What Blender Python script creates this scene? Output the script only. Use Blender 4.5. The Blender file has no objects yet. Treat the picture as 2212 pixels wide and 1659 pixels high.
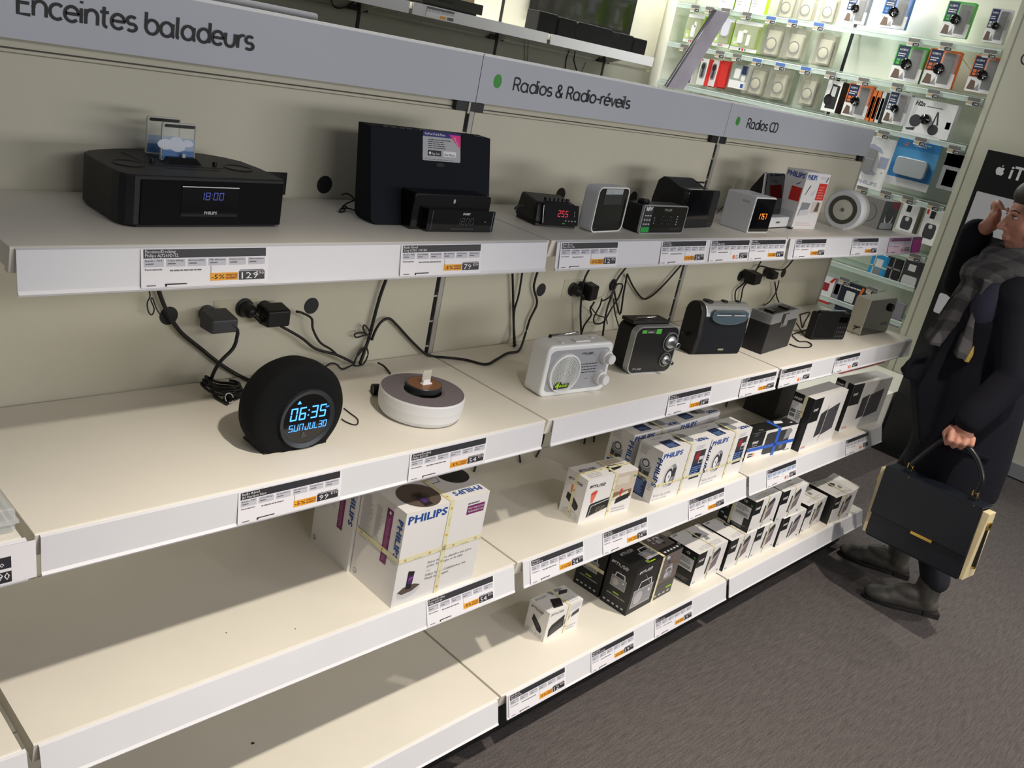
import bpy, math, random
from mathutils import Vector, Matrix
random.seed(7)
SC = bpy.context.scene
COL = SC.collection
PI = math.pi
# ------------------------------------------------------------------ camera
FPX, PW, PH = 1945.2415, 2212, 1659
CAMP = Vector((-0.3813, -1.4760, 1.5897))
def rot_cam():
    return (Matrix.Rotation(-0.8558, 3, 'Z') @ Matrix.Rotation(1.2157, 3, 'X') @ Matrix.Rotation(0.2088, 3, 'Z'))
RC = rot_cam()
cam = bpy.data.cameras.new('camera'); cam.sensor_width = 36; cam.lens = FPX / PW * 36
cam.clip_start = 0.02; cam.clip_end = 100
co = bpy.data.objects.new('camera', cam); COL.objects.link(co)
co.matrix_world = Matrix.Translation(CAMP) @ RC.to_4x4()
SC.camera = co
def at(x, y, ax, val):
    """a point of the photograph carried out to the plane where it stands"""
    d = RC @ Vector(((x - PW / 2) / FPX, -(y - PH / 2) / FPX, -1.0))
    return CAMP + d * ((val - CAMP[ax]) / d[ax])
# ------------------------------------------------------------------ materials
MATS = {}
def lin(c):
    return tuple(((v / 12.92) if v <= 0.04045 else ((v + 0.055) / 1.055) ** 2.4) for v in c)
def hx(s):
    return lin(tuple(int(s[i:i + 2], 16) / 255 for i in (0, 2, 4)))
def mat(name, col=None, rough=0.5, metal=0.0, emit=0.0, alpha=1.0, noise=0.0, nscale=40.0, bump=0.0, bscale=300.0, coat=0.0, spec=0.5):
    if name in MATS: return MATS[name]
    m = bpy.data.materials.new(name); m.use_nodes = True
    nt = m.node_tree; b = nt.nodes['Principled BSDF']
    c = hx(col) if isinstance(col, str) else col
    b.inputs['Base Color'].default_value = (*c, 1)
    b.inputs['Roughness'].default_value = rough; b.inputs['Metallic'].default_value = metal
    b.inputs['Specular IOR Level'].default_value = spec
    if coat: b.inputs['Coat Weight'].default_value = coat; b.inputs['Coat Roughness'].default_value = 0.05
    if alpha < 1: b.inputs['Alpha'].default_value = alpha
    if emit:
        b.inputs['Emission Color'].default_value = (*c, 1); b.inputs['Emission Strength'].default_value = emit
    if noise or bump:
        tc = nt.nodes.new('ShaderNodeTexCoord')
        n = nt.nodes.new('ShaderNodeTexNoise'); n.inputs['Scale'].default_value = nscale; n.inputs['Detail'].default_value = 4
        nt.links.new(tc.outputs['Object'], n.inputs['Vector'])
        if noise:
            r = nt.nodes.new('ShaderNodeValToRGB')
            r.color_ramp.elements[0].position = 0.3; r.color_ramp.elements[1].position = 0.7
            r.color_ramp.elements[0].color = (*[max(0, v * (1 - noise)) for v in c], 1)
            r.color_ramp.elements[1].color = (*[min(1, v * (1 + noise)) for v in c], 1)
            nt.links.new(n.outputs['Fac'], r.inputs['Fac']); nt.links.new(r.outputs['Color'], b.inputs['Base Color'])
        if bump:
            n2 = nt.nodes.new('ShaderNodeTexNoise'); n2.inputs['Scale'].default_value = bscale
            nt.links.new(tc.outputs['Object'], n2.inputs['Vector'])
            bp = nt.nodes.new('ShaderNodeBump'); bp.inputs['Strength'].default_value = bump; bp.inputs['Distance'].default_value = 0.002
            nt.links.new(n2.outputs['Fac'], bp.inputs['Height']); nt.links.new(bp.outputs['Normal'], b.inputs['Normal'])
    MATS[name] = m
    return m
def glass(name, col=(1, 1, 1), tr=0.8, rough=0.05):
    """clear plastic: mostly lets light through, a little gloss"""
    if name in MATS: return MATS[name]
    m = bpy.data.materials.new(name); m.use_nodes = True; nt = m.node_tree
    for n in list(nt.nodes): nt.nodes.remove(n)
    o = nt.nodes.new('ShaderNodeOutputMaterial'); mx = nt.nodes.new('ShaderNodeMixShader')
    t = nt.nodes.new('ShaderNodeBsdfTransparent'); g = nt.nodes.new('ShaderNodeBsdfPrincipled')
    t.inputs['Color'].default_value = (*col, 1); g.inputs['Base Color'].default_value = (*col, 1); g.inputs['Roughness'].default_value = rough
    mx.inputs['Fac'].default_value = 1 - tr
    nt.links.new(t.outputs[0], mx.inputs[1]); nt.links.new(g.outputs[0], mx.inputs[2]); nt.links.new(mx.outputs[0], o.inputs[0])
    MATS[name] = m
    return m
WHITE = mat('white_lacquer', 'e6e1d6', 0.45, noise=0.02, nscale=6)
PANEL = mat('off_white_panel', 'cfcbb8', 0.6, noise=0.03, nscale=5, bump=0.05, bscale=500)
RAIL = mat('white_rail_plastic', 'dfdfe4', 0.35, noise=0.015, nscale=9)
SIGN = mat('grey_white_sign', 'c0c4cd', 0.5, noise=0.02, nscale=4)
BLACK = mat('black_plastic', '0d0d0e', 0.45, spec=.35, bump=0.08, bscale=900)
BLACKG = mat('gloss_black', '08080a', 0.12, coat=0.4)
DARK = mat('dark_grey_plastic', '191a1d', 0.5, spec=.35, bump=0.05, bscale=700)
CLOTHB = mat('black_speaker_cloth', '0c0d0f', 0.9, spec=.25, noise=0.25, nscale=700, bump=0.3, bscale=900)
NAVYC = mat('blue_black_grille', '11151d', 0.8, spec=.25, noise=0.2, nscale=800, bump=0.2, bscale=900)
RUBBER = mat('black_cable_rubber', '0f0e0c', 0.5)
INK = mat('black_ink', '1d1d20', 0.6)
GREYTXT = mat('grey_ink', '6b6c72', 0.6)
LGREY = mat('pale_grey_ink', 'bcbcc4', 0.6)
PAPER = mat('white_paper', 'ececee', 0.55, noise=0.01)
CARD = mat('white_cardboard', 'e9e7e6', 0.5, noise=0.015, nscale=15)
CARDB = mat('black_cardboard', '17181a', 0.45, noise=0.1, nscale=20)
BLUE = mat('blue_print', '1e4a9a', 0.5)
DBLUE = mat('dark_blue_print', '152a55', 0.5)
ORANGE = mat('orange_print', 'eda52a', 0.55)
ORANGED = mat('orange_dot_print', 'e8752a', 0.55)
RED = mat('red_print', 'd8302a', 0.5)
PURPLE = mat('purple_print', '7a1f63', 0.5)
MAGENTA = mat('magenta_print', 'c0239a', 0.5)
GREEN = mat('green_print', '3f9c3c', 0.5)
LIME = mat('lime_print', 'a6d510', 0.5)
SILVER = mat('silver_plastic', 'b9bcbf', 0.32, 0.75)
CHROME = mat('chrome', 'd8d9da', 0.12, 1.0)
GOLD = mat('gold_metal', 'd9b45c', 0.25, 1.0)
SOFTW = mat('white_plastic', 'dfe0e2', 0.4)
GREYP = mat('grey_face_plastic', '9ea0a6', 0.45)
TAPE = mat('cream_shop_tape', 'e8e3bd', 0.35)
BTAPE = mat('blue_tape', '2c62c8', 0.5)
MIRROR = mat('dark_mirror', '55565a', 0.06, 1.0)
CLEAR = glass('clear_plastic', (0.96, 0.97, 0.96), 0.8)
LEDB = mat('blue_display_light', '4a9dff', 0.4, emit=1.6)
LEDR = mat('red_display_light', 'd0203c', 0.4, emit=0.7)
LEDO = mat('orange_display_light', 'ff8a2a', 0.4, emit=1.6)
LEDD = mat('dim_display_segments', '2a2c34', 0.4)
LEDV = mat('violet_display_light', '4b58b8', 0.4, emit=0.25)
# ------------------------------------------------------------------ object helpers
def link(name, data=None, parent=None):
    o = bpy.data.objects.new(name, data); COL.objects.link(o)
    if parent is not None: o.parent = parent
    return o
def tag(o, label, cat, group=None):
    o['label'] = label; o['category'] = cat
    if group: o['group'] = group
    return o
def struct(o):
    o['kind'] = 'structure'; return o
def thing(name, label, cat, loc=(0, 0, 0), yaw=0.0, group=None):
    o = link(name); o.location = loc; o.rotation_euler = (0, 0, math.radians(yaw)); o.empty_display_size = 0.02
    return tag(o, label, cat, group)
_txt = {}
def textmesh(s, bold=0.0):
    k = (s, bold)
    if k not in _txt:
        c = bpy.data.curves.new('t', 'FONT'); c.body = s; c.resolution_u = 1; c.offset = bold
        o = bpy.data.objects.new('t', c)
        m = bpy.data.meshes.new_from_object(o)
        v = [(p.co.x, p.co.y) for p in m.vertices]; f = [tuple(p.vertices) for p in m.polygons]
        bpy.data.objects.remove(o); bpy.data.curves.remove(c); bpy.data.meshes.remove(m)
        x0 = min((p[0] for p in v), default=0); x1 = max((p[0] for p in v), default=1)
        _txt[k] = (v, f, x0, x1)
    return _txt[k]
# strokes of the rounded sign lettering (x height .5, cap .72)
def arc(cx, cy, rx, ry, a0, a1, n=14):
    return [(cx + rx * math.cos(math.radians(a0 + (a1 - a0) * i / n)), cy + ry * math.sin(math.radians(a0 + (a1 - a0) * i / n))) for i in range(n + 1)]
BOWL = arc(.24, .25, .24, .25, 0, 360, 24)
GL = {
 'a': ([BOWL, [(.48, .48), (.48, .1)] + arc(.56, .1, .08, .1, 180, 260, 5)], .66),
 'b': ([[(0, .76), (0, .25)], BOWL], .58), 'd': ([BOWL, [(.48, .76), (.48, 0)]], .6),
 'e': ([[(.02, .26), (.48, .26)] + arc(.24, .25, .24, .25, 3, 318, 20)], .57), 'c': ([arc(.24, .25, .24, .25, 48, 312, 18)], .5),
 'é': ([[(.02, .26), (.48, .26)] + arc(.24, .25, .24, .25, 3, 318, 20), [(.2, .6), (.34, .76)]], .57),
 'n': ([[(0, 0), (0, .5)], [(0, .28)] + arc(.21, .28, .21, .22, 180, 0, 14) + [(.42, 0)]], .54),
 'm': ([[(0, 0), (0, .5)], [(0, .3)] + arc(.18, .3, .18, .2, 180, 0, 12) + [(.36, 0)], [(.36, .3)] + arc(.54, .3, .18, .2, 180, 0, 12) + [(.72, 0)]], .86),
 'u': ([[(0, .5)] + arc(.21, .22, .21, .22, 180, 360, 14) + [(.42, .5)]], .56), 'i': ([[(0, 0), (0, .5)], [(0, .66), (0, .74)]], .16),
 'l': ([[(0, .76), (0, .1)] + arc(.08, .1, .08, .1, 180, 265, 5)], .2), 't': ([[(.1, .68), (.1, .14)] + arc(.22, .14, .12, .14, 180, 275, 7), [(-.03, .5), (.27, .5)]], .38),
 's': ([arc(.18, .365, .17, .135, 40, 260, 12) + arc(.18, .125, .18, .125, 80, -140, 12)], .46),
 'r': ([[(0, 0), (0, .5)], [(0, .26)] + arc(.2, .28, .2, .22, 180, 70, 10)], .34), 'o': ([BOWL], .58), 'v': ([[(0, .5), (.21, 0), (.42, .5)]], .5),
 'R': ([[(0, 0), (0, .72)], [(0, .72), (.22, .72)] + arc(.22, .53, .19, .19, 90, -90, 12) + [(0, .34)], [(.22, .34), (.43, 0)]], .54),
 'E': ([[(.4, .72), (0, .72), (0, 0), (.4, 0)], [(0, .37), (.36, .37)]], .5), 'C': ([arc(.33, .36, .33, .36, 52, 308, 18)], .62),
 'D': ([[(0, 0), (0, .72), (.2, .72)] + arc(.2, .36, .31, .36, 90, -90, 14) + [(0, 0)]], .6), '-': ([[(0, .27), (.26, .27)]], .36),
 '&': ([[(.5, 0), (.1, .5)] + arc(.22, .58, .13, .14, 200, -20, 12) + [(.3, .47), (.08, .3)] + arc(.2, .18, .2, .18, 140, 300, 10) + [(.38, .1), (.5, .3)]], .62),
 'x': ([[(0, .5), (.4, 0)], [(.4, .5), (0, 0)]], .5), ' ': ([], .26)}
SEG = {'0': 'abcdef', '1': 'bc', '2': 'abged', '3': 'abgcd', '4': 'fgbc', '5': 'afgcd', '6': 'afgedc', '7': 'abc', '8': 'abcdefg', '9': 'abcdfg', 'S': 'afgcd', 'U': 'bcdef', 'N': 'abcef', 'J': 'bcde', 'L': 'def', ' ': '', 'h': 'fegc'}
class F:
    """a flat frame on a face: a across, b up, both 0..1"""
    def __init__(s, o, u, v):
        s.o = Vector(o); s.u = Vector(u); s.v = Vector(v); s.U = s.u.length; s.V = s.v.length
        s.n = s.u.cross(s.v).normalized()
    def p(s, a, b, e=0.0): return s.o + s.u * a + s.v * b + s.n * e
def rr(w, h, r, n=6, x0=0.0, z0=0.0):
    pts = []
    rs = r if isinstance(r, (tuple, list)) else (r, r, r, r)   # bl br tr tl
    for (cx, cz, a, q) in ((x0 + rs[0], z0 + rs[0], 180, rs[0]), (x0 + w - rs[1], z0 + rs[1], 270, rs[1]), (x0 + w - rs[2], z0 + h - rs[2], 0, rs[2]), (x0 + rs[3], z0 + h - rs[3], 90, rs[3])):
        if q <= 0: pts.append((cx, cz)); continue
        pts += [(cx + q * math.cos(math.radians(a + 90 * i / n)), cz + q * math.sin(math.radians(a + 90 * i / n))) for i in range(n + 1)]
    return pts
class MB:
    def __init__(s): s.v = []; s.f = []; s.m = []; s.s = []; s.mats = []; s.M = Matrix.Identity(4)
    def mi(s, m):
        if m not in s.mats: s.mats.append(m)
        return s.mats.index(m)
    def add(s, vs, fs, m, smooth=False):
        b = len(s.v); k = s.mi(m)
        s.v += [tuple(s.M @ Vector(p)) for p in vs]
        for f in fs: s.f.append(tuple(i + b for i in f)); s.m.append(k); s.s.append(smooth)
        return s
    def box(s, x0, y0, z0, x1, y1, z1, m):
        return s.add([(x0, y0, z0), (x1, y0, z0), (x1, y1, z0), (x0, y1, z0), (x0, y0, z1), (x1, y0, z1), (x1, y1, z1), (x0, y1, z1)],
                     [(0, 3, 2, 1), (4, 5, 6, 7), (0, 1, 5, 4), (1, 2, 6, 5), (2, 3, 7, 6), (3, 0, 4, 7)], m)
    def hexa(s, p8, m):
        return s.add(p8, [(0, 3, 2, 1), (4, 5, 6, 7), (0, 1, 5, 4), (1, 2, 6, 5), (2, 3, 7, 6), (3, 0, 4, 7)], m)
    def prism(s, poly, a0, a1, axis, m, mf=None, smooth=False):
        """poly is (x,z) for axis 'y', (x,y) for 'z', (y,z) for 'x'; extruded from a0 to a1"""
        def P(q, a): return {'y': (q[0], a, q[1]), 'z': (q[0], q[1], a), 'x': (a, q[0], q[1])}[axis]
        n = len(poly)
        vs = [P(q, a0) for q in poly] + [P(q, a1) for q in poly]
        s.add(vs, [(i, (i + 1) % n, (i + 1) % n + n, i + n) if axis != 'y' else (i + n, (i + 1) % n + n, (i + 1) % n, i) for i in range(n)], m, smooth)
        c0 = tuple(range(n)); c1 = tuple(range(n, 2 * n))
        if axis == 'y': s.add([P(q, a0) for q in poly], [tuple(range(n))], mf or m); s.add([P(q, a1) for q in poly], [tuple(reversed(range(n)))], m)
        else: s.add([P(q, a0) for q in poly], [tuple(reversed(range(n)))], m); s.add([P(q, a1) for q in poly], [tuple(range(n))], mf or m)
        return s
    def ring(s, outer, inner, a0, a1, m):
        """frame between two same-length outlines (x,z), from y=a0 (front) to a1"""
        n = len(outer)
        vs = [(x, a0, z) for x, z in outer] + [(x, a0, z) for x, z in inner] + [(x, a1, z) for x, z in outer] + [(x, a1, z) for x, z in inner]
        fs = []
        for i in range(n):
            j = (i + 1) % n
            fs += [(i, j, j + n, i + n), (i + 2 * n, j + 2 * n, j, i), (i + n, j + n, j + 3 * n, i + 3 * n), (i + 3 * n, j + 3 * n, j + 2 * n, i + 2 * n)]
        return s.add(vs, fs, m)
    def lathe(s, prof, m, c=(0, 0, 0), axis='z', n=28, sm=True):
        """prof: list of (r, h); m one material or one per segment"""
        for k in range(len(prof) - 1):
            (r0, h0), (r1, h1) = prof[k], prof[k + 1]
            vs = []; fs = []
            for i in range(n):
                a = 2 * PI * i / n
                for r, h in ((r0, h0), (r1, h1)):
                    x, y = r * math.cos(a), r * math.sin(a)
                    q = {'z': (x, y, h), 'y': (x, -h, y), 'x': (h, x, y)}[axis]
                    vs.append((q[0] + c[0], q[1] + c[1], q[2] + c[2]))
            for i in range(n):
                j = (i + 1) % n; fs.append((2 * i, 2 * j, 2 * j + 1, 2 * i + 1))
            s.add(vs, fs, m[k] if isinstance(m, list) else m, sm)
        return s
    def tube(s, pts, r, m, n=8, closed=False, smoothn=0):
        pts = [Vector(p) for p in pts]
        if smoothn:
            if isinstance(r, list): r = [r[i] + (r[min(i + 1, len(r) - 1)] - r[i]) * k / smoothn for i in range(len(r) - 1) for k in range(smoothn)] + [r[-1]]
            q = []
            N = len(pts)
            for i in range(N - 1):
                p0, p1, p2, p3 = pts[max(i - 1, 0)], pts[i], pts[i + 1], pts[min(i + 2, N - 1)]
                for k in range(smoothn):
                    t = k / smoothn
                    q.append(0.5 * ((2 * p1) + (p2 - p0) * t + (2 * p0 - 5 * p1 + 4 * p2 - p3) * t * t + (3 * p1 - p0 - 3 * p2 + p3) * t ** 3))
            q.append(pts[-1]); pts = q
        N = len(pts); vs = []; up = Vector((0.13, 0.21, 1)).normalized()
        for i, p in enumerate(pts):
            t = (pts[(i + 1) % N] if (closed or i < N - 1) else p) - (pts[i - 1] if (closed or i > 0) else p)
            if t.length < 1e-9: t = Vector((0, 0, 1))
            t.normalize(); a = t.cross(up)
            if a.length < 1e-3: a = t.cross(Vector((1, 0, 0)))
            a.normalize(); b = t.cross(a)
            rad = r[i] if isinstance(r, list) else r
            for k in range(n):
                g = 2 * PI * k / n; vs.append(tuple(p + (a * math.cos(g) + b * math.sin(g)) * rad))
        fs = []
        for i in range(N if closed else N - 1):
            j = (i + 1) % N
            for k in range(n): fs.append((i * n + k, i * n + (k + 1) % n, j * n + (k + 1) % n, j * n + k))
        if not closed: fs += [tuple(range(n)), tuple(reversed(range((N - 1) * n, N * n)))]
        return s.add(vs, fs, m, True)
    def ell(s, c, r, m, nu=18, nv=12):
        vs = []; fs = []
        for j in range(nv + 1):
            t = PI * j / nv
            for i in range(nu):
                a = 2 * PI * i / nu; vs.append((c[0] + r[0] * math.sin(t) * math.cos(a), c[1] + r[1] * math.sin(t) * math.sin(a), c[2] + r[2] * math.cos(t)))
        for j in range(nv):
            for i in range(nu): fs.append((j * nu + i, (j + 1) * nu + i, (j + 1) * nu + (i + 1) % nu, j * nu + (i + 1) % nu))
        return s.add(vs, fs, m, True)
    # ---- printed matter on a frame
    def rect(s, f, a0, b0, a1, b1, m, e=0.0004):
        return s.add([f.p(a0, b0, e), f.p(a1, b0, e), f.p(a1, b1, e), f.p(a0, b1, e)], [(0, 1, 2, 3)], m)
    def poly(s, f, pts, m, e=0.0004):
        return s.add([f.p(a, b, e) for a, b in pts], [tuple(range(len(pts)))], m)
    def disc(s, f, a, b, r, m, e=0.0004, n=24, q=1.0, r0=None):
        """disc (or ring from r0) of radius r metres, squeezed by q across"""
        P = [(a + r * q * math.cos(2 * PI * i / n) / f.U, b + r * math.sin(2 * PI * i / n) / f.V) for i in range(n)]
        if r0 is None: return s.poly(f, P, m, e)
        Q = [(a + r0 * q * math.cos(2 * PI * i / n) / f.U, b + r0 * math.sin(2 * PI * i / n) / f.V) for i in range(n)]
        return s.add([f.p(*p, e) for p in P] + [f.p(*p, e) for p in Q], [(i, (i + 1) % n, (i + 1) % n + n, i + n) for i in range(n)], m)
    def _xf(s, f, a, b, rot):
        c, k = math.cos(math.radians(rot)), math.sin(math.radians(rot))
        un, vn = f.u.normalized(), f.v.normalized()
        return f.p(a, b), un * c + vn * k, vn * c - un * k
    def text(s, f, t, a, b, h, m, w=None, rot=0, al='l', bold=0.0, e=0.0006, shear=0.0):
        """text of cap height h (m) with its baseline start at a,b; w: width in m"""
        v, fc, x0, x1 = textmesh(t, bold)
        if not fc: return s
        k = h / 0.7; kx = k if w is None else w / (x1 - x0)
        o, u, vv = s._xf(f, a, b, rot)
        off = {'l': 0, 'c': -(x1 - x0) / 2, 'r': -(x1 - x0)}[al]
        return s.add([o + u * ((x - x0 + off) * kx + shear * y * k) + vv * (y * k) + f.n * e for x, y in v], fc, m)
    def stroke(s, f, t, a, b, h, m, w=None, wt=0.085, e=0.0008, rot=0):
        """rounded stroke lettering; h is the cap height in m"""
        k = h / 0.72; tot = sum(GL[c][1] for c in t); kx = k if w is None else w / tot
        o, u, v = s._xf(f, a, b, rot); x = 0
        for c in t:
            for ln in GL[c][0]:
                e += .00006; s.ribbon([((x + px) * kx, py * k) for px, py in ln], wt * k, o + f.n * e, u, v, m)
            x += GL[c][1]
        return s
    def ribbon(s, pts, w, o, u, v, m):
        n = len(pts); L = []; R = []
        cl = n > 3 and abs(pts[0][0] - pts[-1][0]) + abs(pts[0][1] - pts[-1][1]) < 1e-6
        for i in range(n):
            p0 = pts[i - 1] if i > 0 else (pts[-2] if cl else pts[i]); p1 = pts[i + 1] if i < n - 1 else (pts[1] if cl else pts[i])
            dx, dy = p1[0] - p0[0], p1[1] - p0[1]; l = math.hypot(dx, dy) or 1
            nx, ny = -dy / l * w / 2, dx / l * w / 2
            q = 1.0
            if 0 < i < n - 1:
                ax, ay = pts[i][0] - pts[i - 1][0], pts[i][1] - pts[i - 1][1]; la = math.hypot(ax, ay) or 1
                q = min(1.5, 1 / max(0.5, abs((ax * dx + ay * dy) / (la * l))))
            L.append((pts[i][0] + nx * q, pts[i][1] + ny * q)); R.append((pts[i][0] - nx * q, pts[i][1] - ny * q))
        V = [o + u * x + v * y for x, y in L] + [o + u * x + v * y for x, y in R]
        return s.add(V, [(i + n, i + 1 + n, i + 1, i) for i in range(n - 1)], m)
    def seg7(s, f, t, a, b, h, m, cw=0.55, th=0.1, gap=0.2, e=0.0008, slant=0.08):
        u, v = f.u.normalized(), f.v.normalized(); o = f.p(a, b, e); x = 0; W = h * cw; T = h * th
        def bar(x0, y0, x1, y1):
            s.add([o + u * (x + px + slant * py) + v * py for px, py in ((x0, y0), (x1, y0), (x1, y1), (x0, y1))], [(0, 1, 2, 3)], m)
        for c in t:
            if c == ':': bar(0, h * .25, T, h * .25 + T); bar(0, h * .65, T, h * .65 + T); x += T + h * gap; continue
            g = T * .25
            for q in SEG[c]:
                bar(*{'a': (g, h - T, W - g, h), 'd': (g, 0, W - g, T), 'g': (g, h / 2 - T / 2, W - g, h / 2 + T / 2), 'f': (0, h / 2 + g, T, h - g), 'e': (0, g, T, h / 2 - g),
                      'b': (W - T, h / 2 + g, W, h - g), 'c': (W - T, g, W, h / 2 - g)}[q])
            x += W + h * gap
        return s
    def lines(s, f, a0, b0, a1, b1, n, m, e=0.0005, fill=0.45, jit=0.5):
        """small print: rows of short dashes like words too small to read"""
        for i in range(n):
            bb = b1 - (b1 - b0) * (i + 1) / n; hh = (b1 - b0) / n * fill; a = a0; end = a1 - (a1 - a0) * jit * random.random() * .7
            while a < end - 0.002:
                w = (a1 - a0) * random.uniform(.06, .2); w = min(w, end - a); s.rect(f, a, bb, a + w, bb + hh, m, e); a += w + (a1 - a0) * .025
        return s
    def build(s, name, parent=None, bevel=0.0, seg=2, loc=None, yaw=None):
        me = bpy.data.meshes.new(name); me.from_pydata(s.v, [], s.f)
        for m in s.mats: me.materials.append(m)
        me.polygons.foreach_set('material_index', s.m); me.polygons.foreach_set('use_smooth', s.s); me.update()
        o = link(name, me, parent)
        if loc is not None: o.location = loc
        if yaw is not None: o.rotation_euler = (0, 0, math.radians(yaw))
        if bevel:
            import bmesh
            bm = bmesh.new(); bm.from_mesh(me); bmesh.ops.remove_doubles(bm, verts=bm.verts, dist=1e-6); bm.to_mesh(me); bm.free()
            b = o.modifiers.new('bevel', 'BEVEL'); b.width = bevel; b.segments = seg; b.limit_method = 'ANGLE'; b.angle_limit = math.radians(35); b.harden_normals = False
        return o
def blob(mb, name, parent, m, vox=0.005, smooth=4, factor=0.5):
    """overlapping solids fused into one continuous skin"""
    o = mb.build(name, parent)
    r = o.modifiers.new('fuse', 'REMESH'); r.mode = 'VOXEL'; r.voxel_size = vox; r.use_smooth_shade = True
    if smooth:
        k = o.modifiers.new('soften', 'SMOOTH'); k.factor = factor; k.iterations = smooth
    return o
def cap(mb, a, b, ra, rb, m, n=14, k=6):
    """tapered limb with round ends"""
    a, b = Vector(a), Vector(b); d = b - a; L = d.length
    pts = []; rad = []
    t = d / L
    for i in range(k + 1):
        g = PI / 2 * i / k; pts.append(a - t * ra * math.cos(g)); rad.append(max(ra * math.sin(g), 0.0004))
    for i in range(k + 1):
        g = PI / 2 * i / k; pts.append(b + t * rb * math.sin(g)); rad.append(max(rb * math.cos(g), 0.0004))
    return mb.tube(pts, rad, m, n)
# ================================================================== the room
CARPET = mat('grey_carpet', '5b5655', 0.95, noise=0.34, nscale=260, bump=0.8, bscale=420, spec=0.1)
def carpet_streaks(m):
    nt = m.node_tree; b = nt.nodes['Principled BSDF']
    tc = nt.nodes.new('ShaderNodeTexCoord'); mp = nt.nodes.new('ShaderNodeMapping'); mp.inputs['Scale'].default_value = (18, 190, 20); mp.inputs['Rotation'].default_value = (0, 0, 0.35)
    n = nt.nodes.new('ShaderNodeTexNoise'); n.inputs['Scale'].default_value = 1; n.inputs['Detail'].default_value = 3
    mx = nt.nodes.new('ShaderNodeMix'); mx.data_type = 'RGBA'; mx.blend_type = 'OVERLAY'; mx.inputs[0].default_value = 0.55
    src = b.inputs['Base Color'].links[0].from_socket
    nt.links.new(tc.outputs['Object'], mp.inputs['Vector']); nt.links.new(mp.outputs[0], n.inputs['Vector'])
    nt.links.new(src, mx.inputs[6]); nt.links.new(n.outputs['Fac'], mx.inputs[7]); nt.links.new(mx.outputs[2], b.inputs['Base Color'])
carpet_streaks(CARPET)
b = MB(); b.box(-3, -5, -0.05, 6, 4, 0, CARPET); struct(b.build('floor'))
WALLW = mat('white_wall_paint', 'e9e8dc', 0.7, noise=0.02, nscale=3)
COLW = mat('cream_wall_paint', 'c9c9b8', 0.65, noise=0.02, nscale=3, bump=0.05, bscale=300)
YB, XG = 2.5, 4.95
b = MB(); b.box(-2, YB + .03, 0, 5.1, YB + .1, 3.0, WALLW); struct(b.build('wall_back'))
b = MB(); b.box(XG + .02, .235, 0, XG + .1, YB + .03, 3.0, WALLW); struct(b.build('wall_right'))
b = MB(); b.box(4.75, -4.5, 0, 5.05, .235, 3.0, COLW)
fw = F((4.75, .235, 0), (0, -1, 0), (0, 0, 1)); b.stroke(fw, 'Con', .095, 1.985, .055, INK, wt=.09)
b.box(4.7485, .2, 0, 4.75, .206, 3.0, mat('wall_joint', '9d9d90', .7))
ow = struct(b.build('wall_end'))
b = MB(); b.box(4.735, -4.5, 0.008, 4.75, .235, .082, mat('grey_skirting', '8d8f93', .5)); b.box(4.738, -4.5, 0, 4.75, .235, .008, INK); struct(b.build('baseboard_end'))
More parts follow.
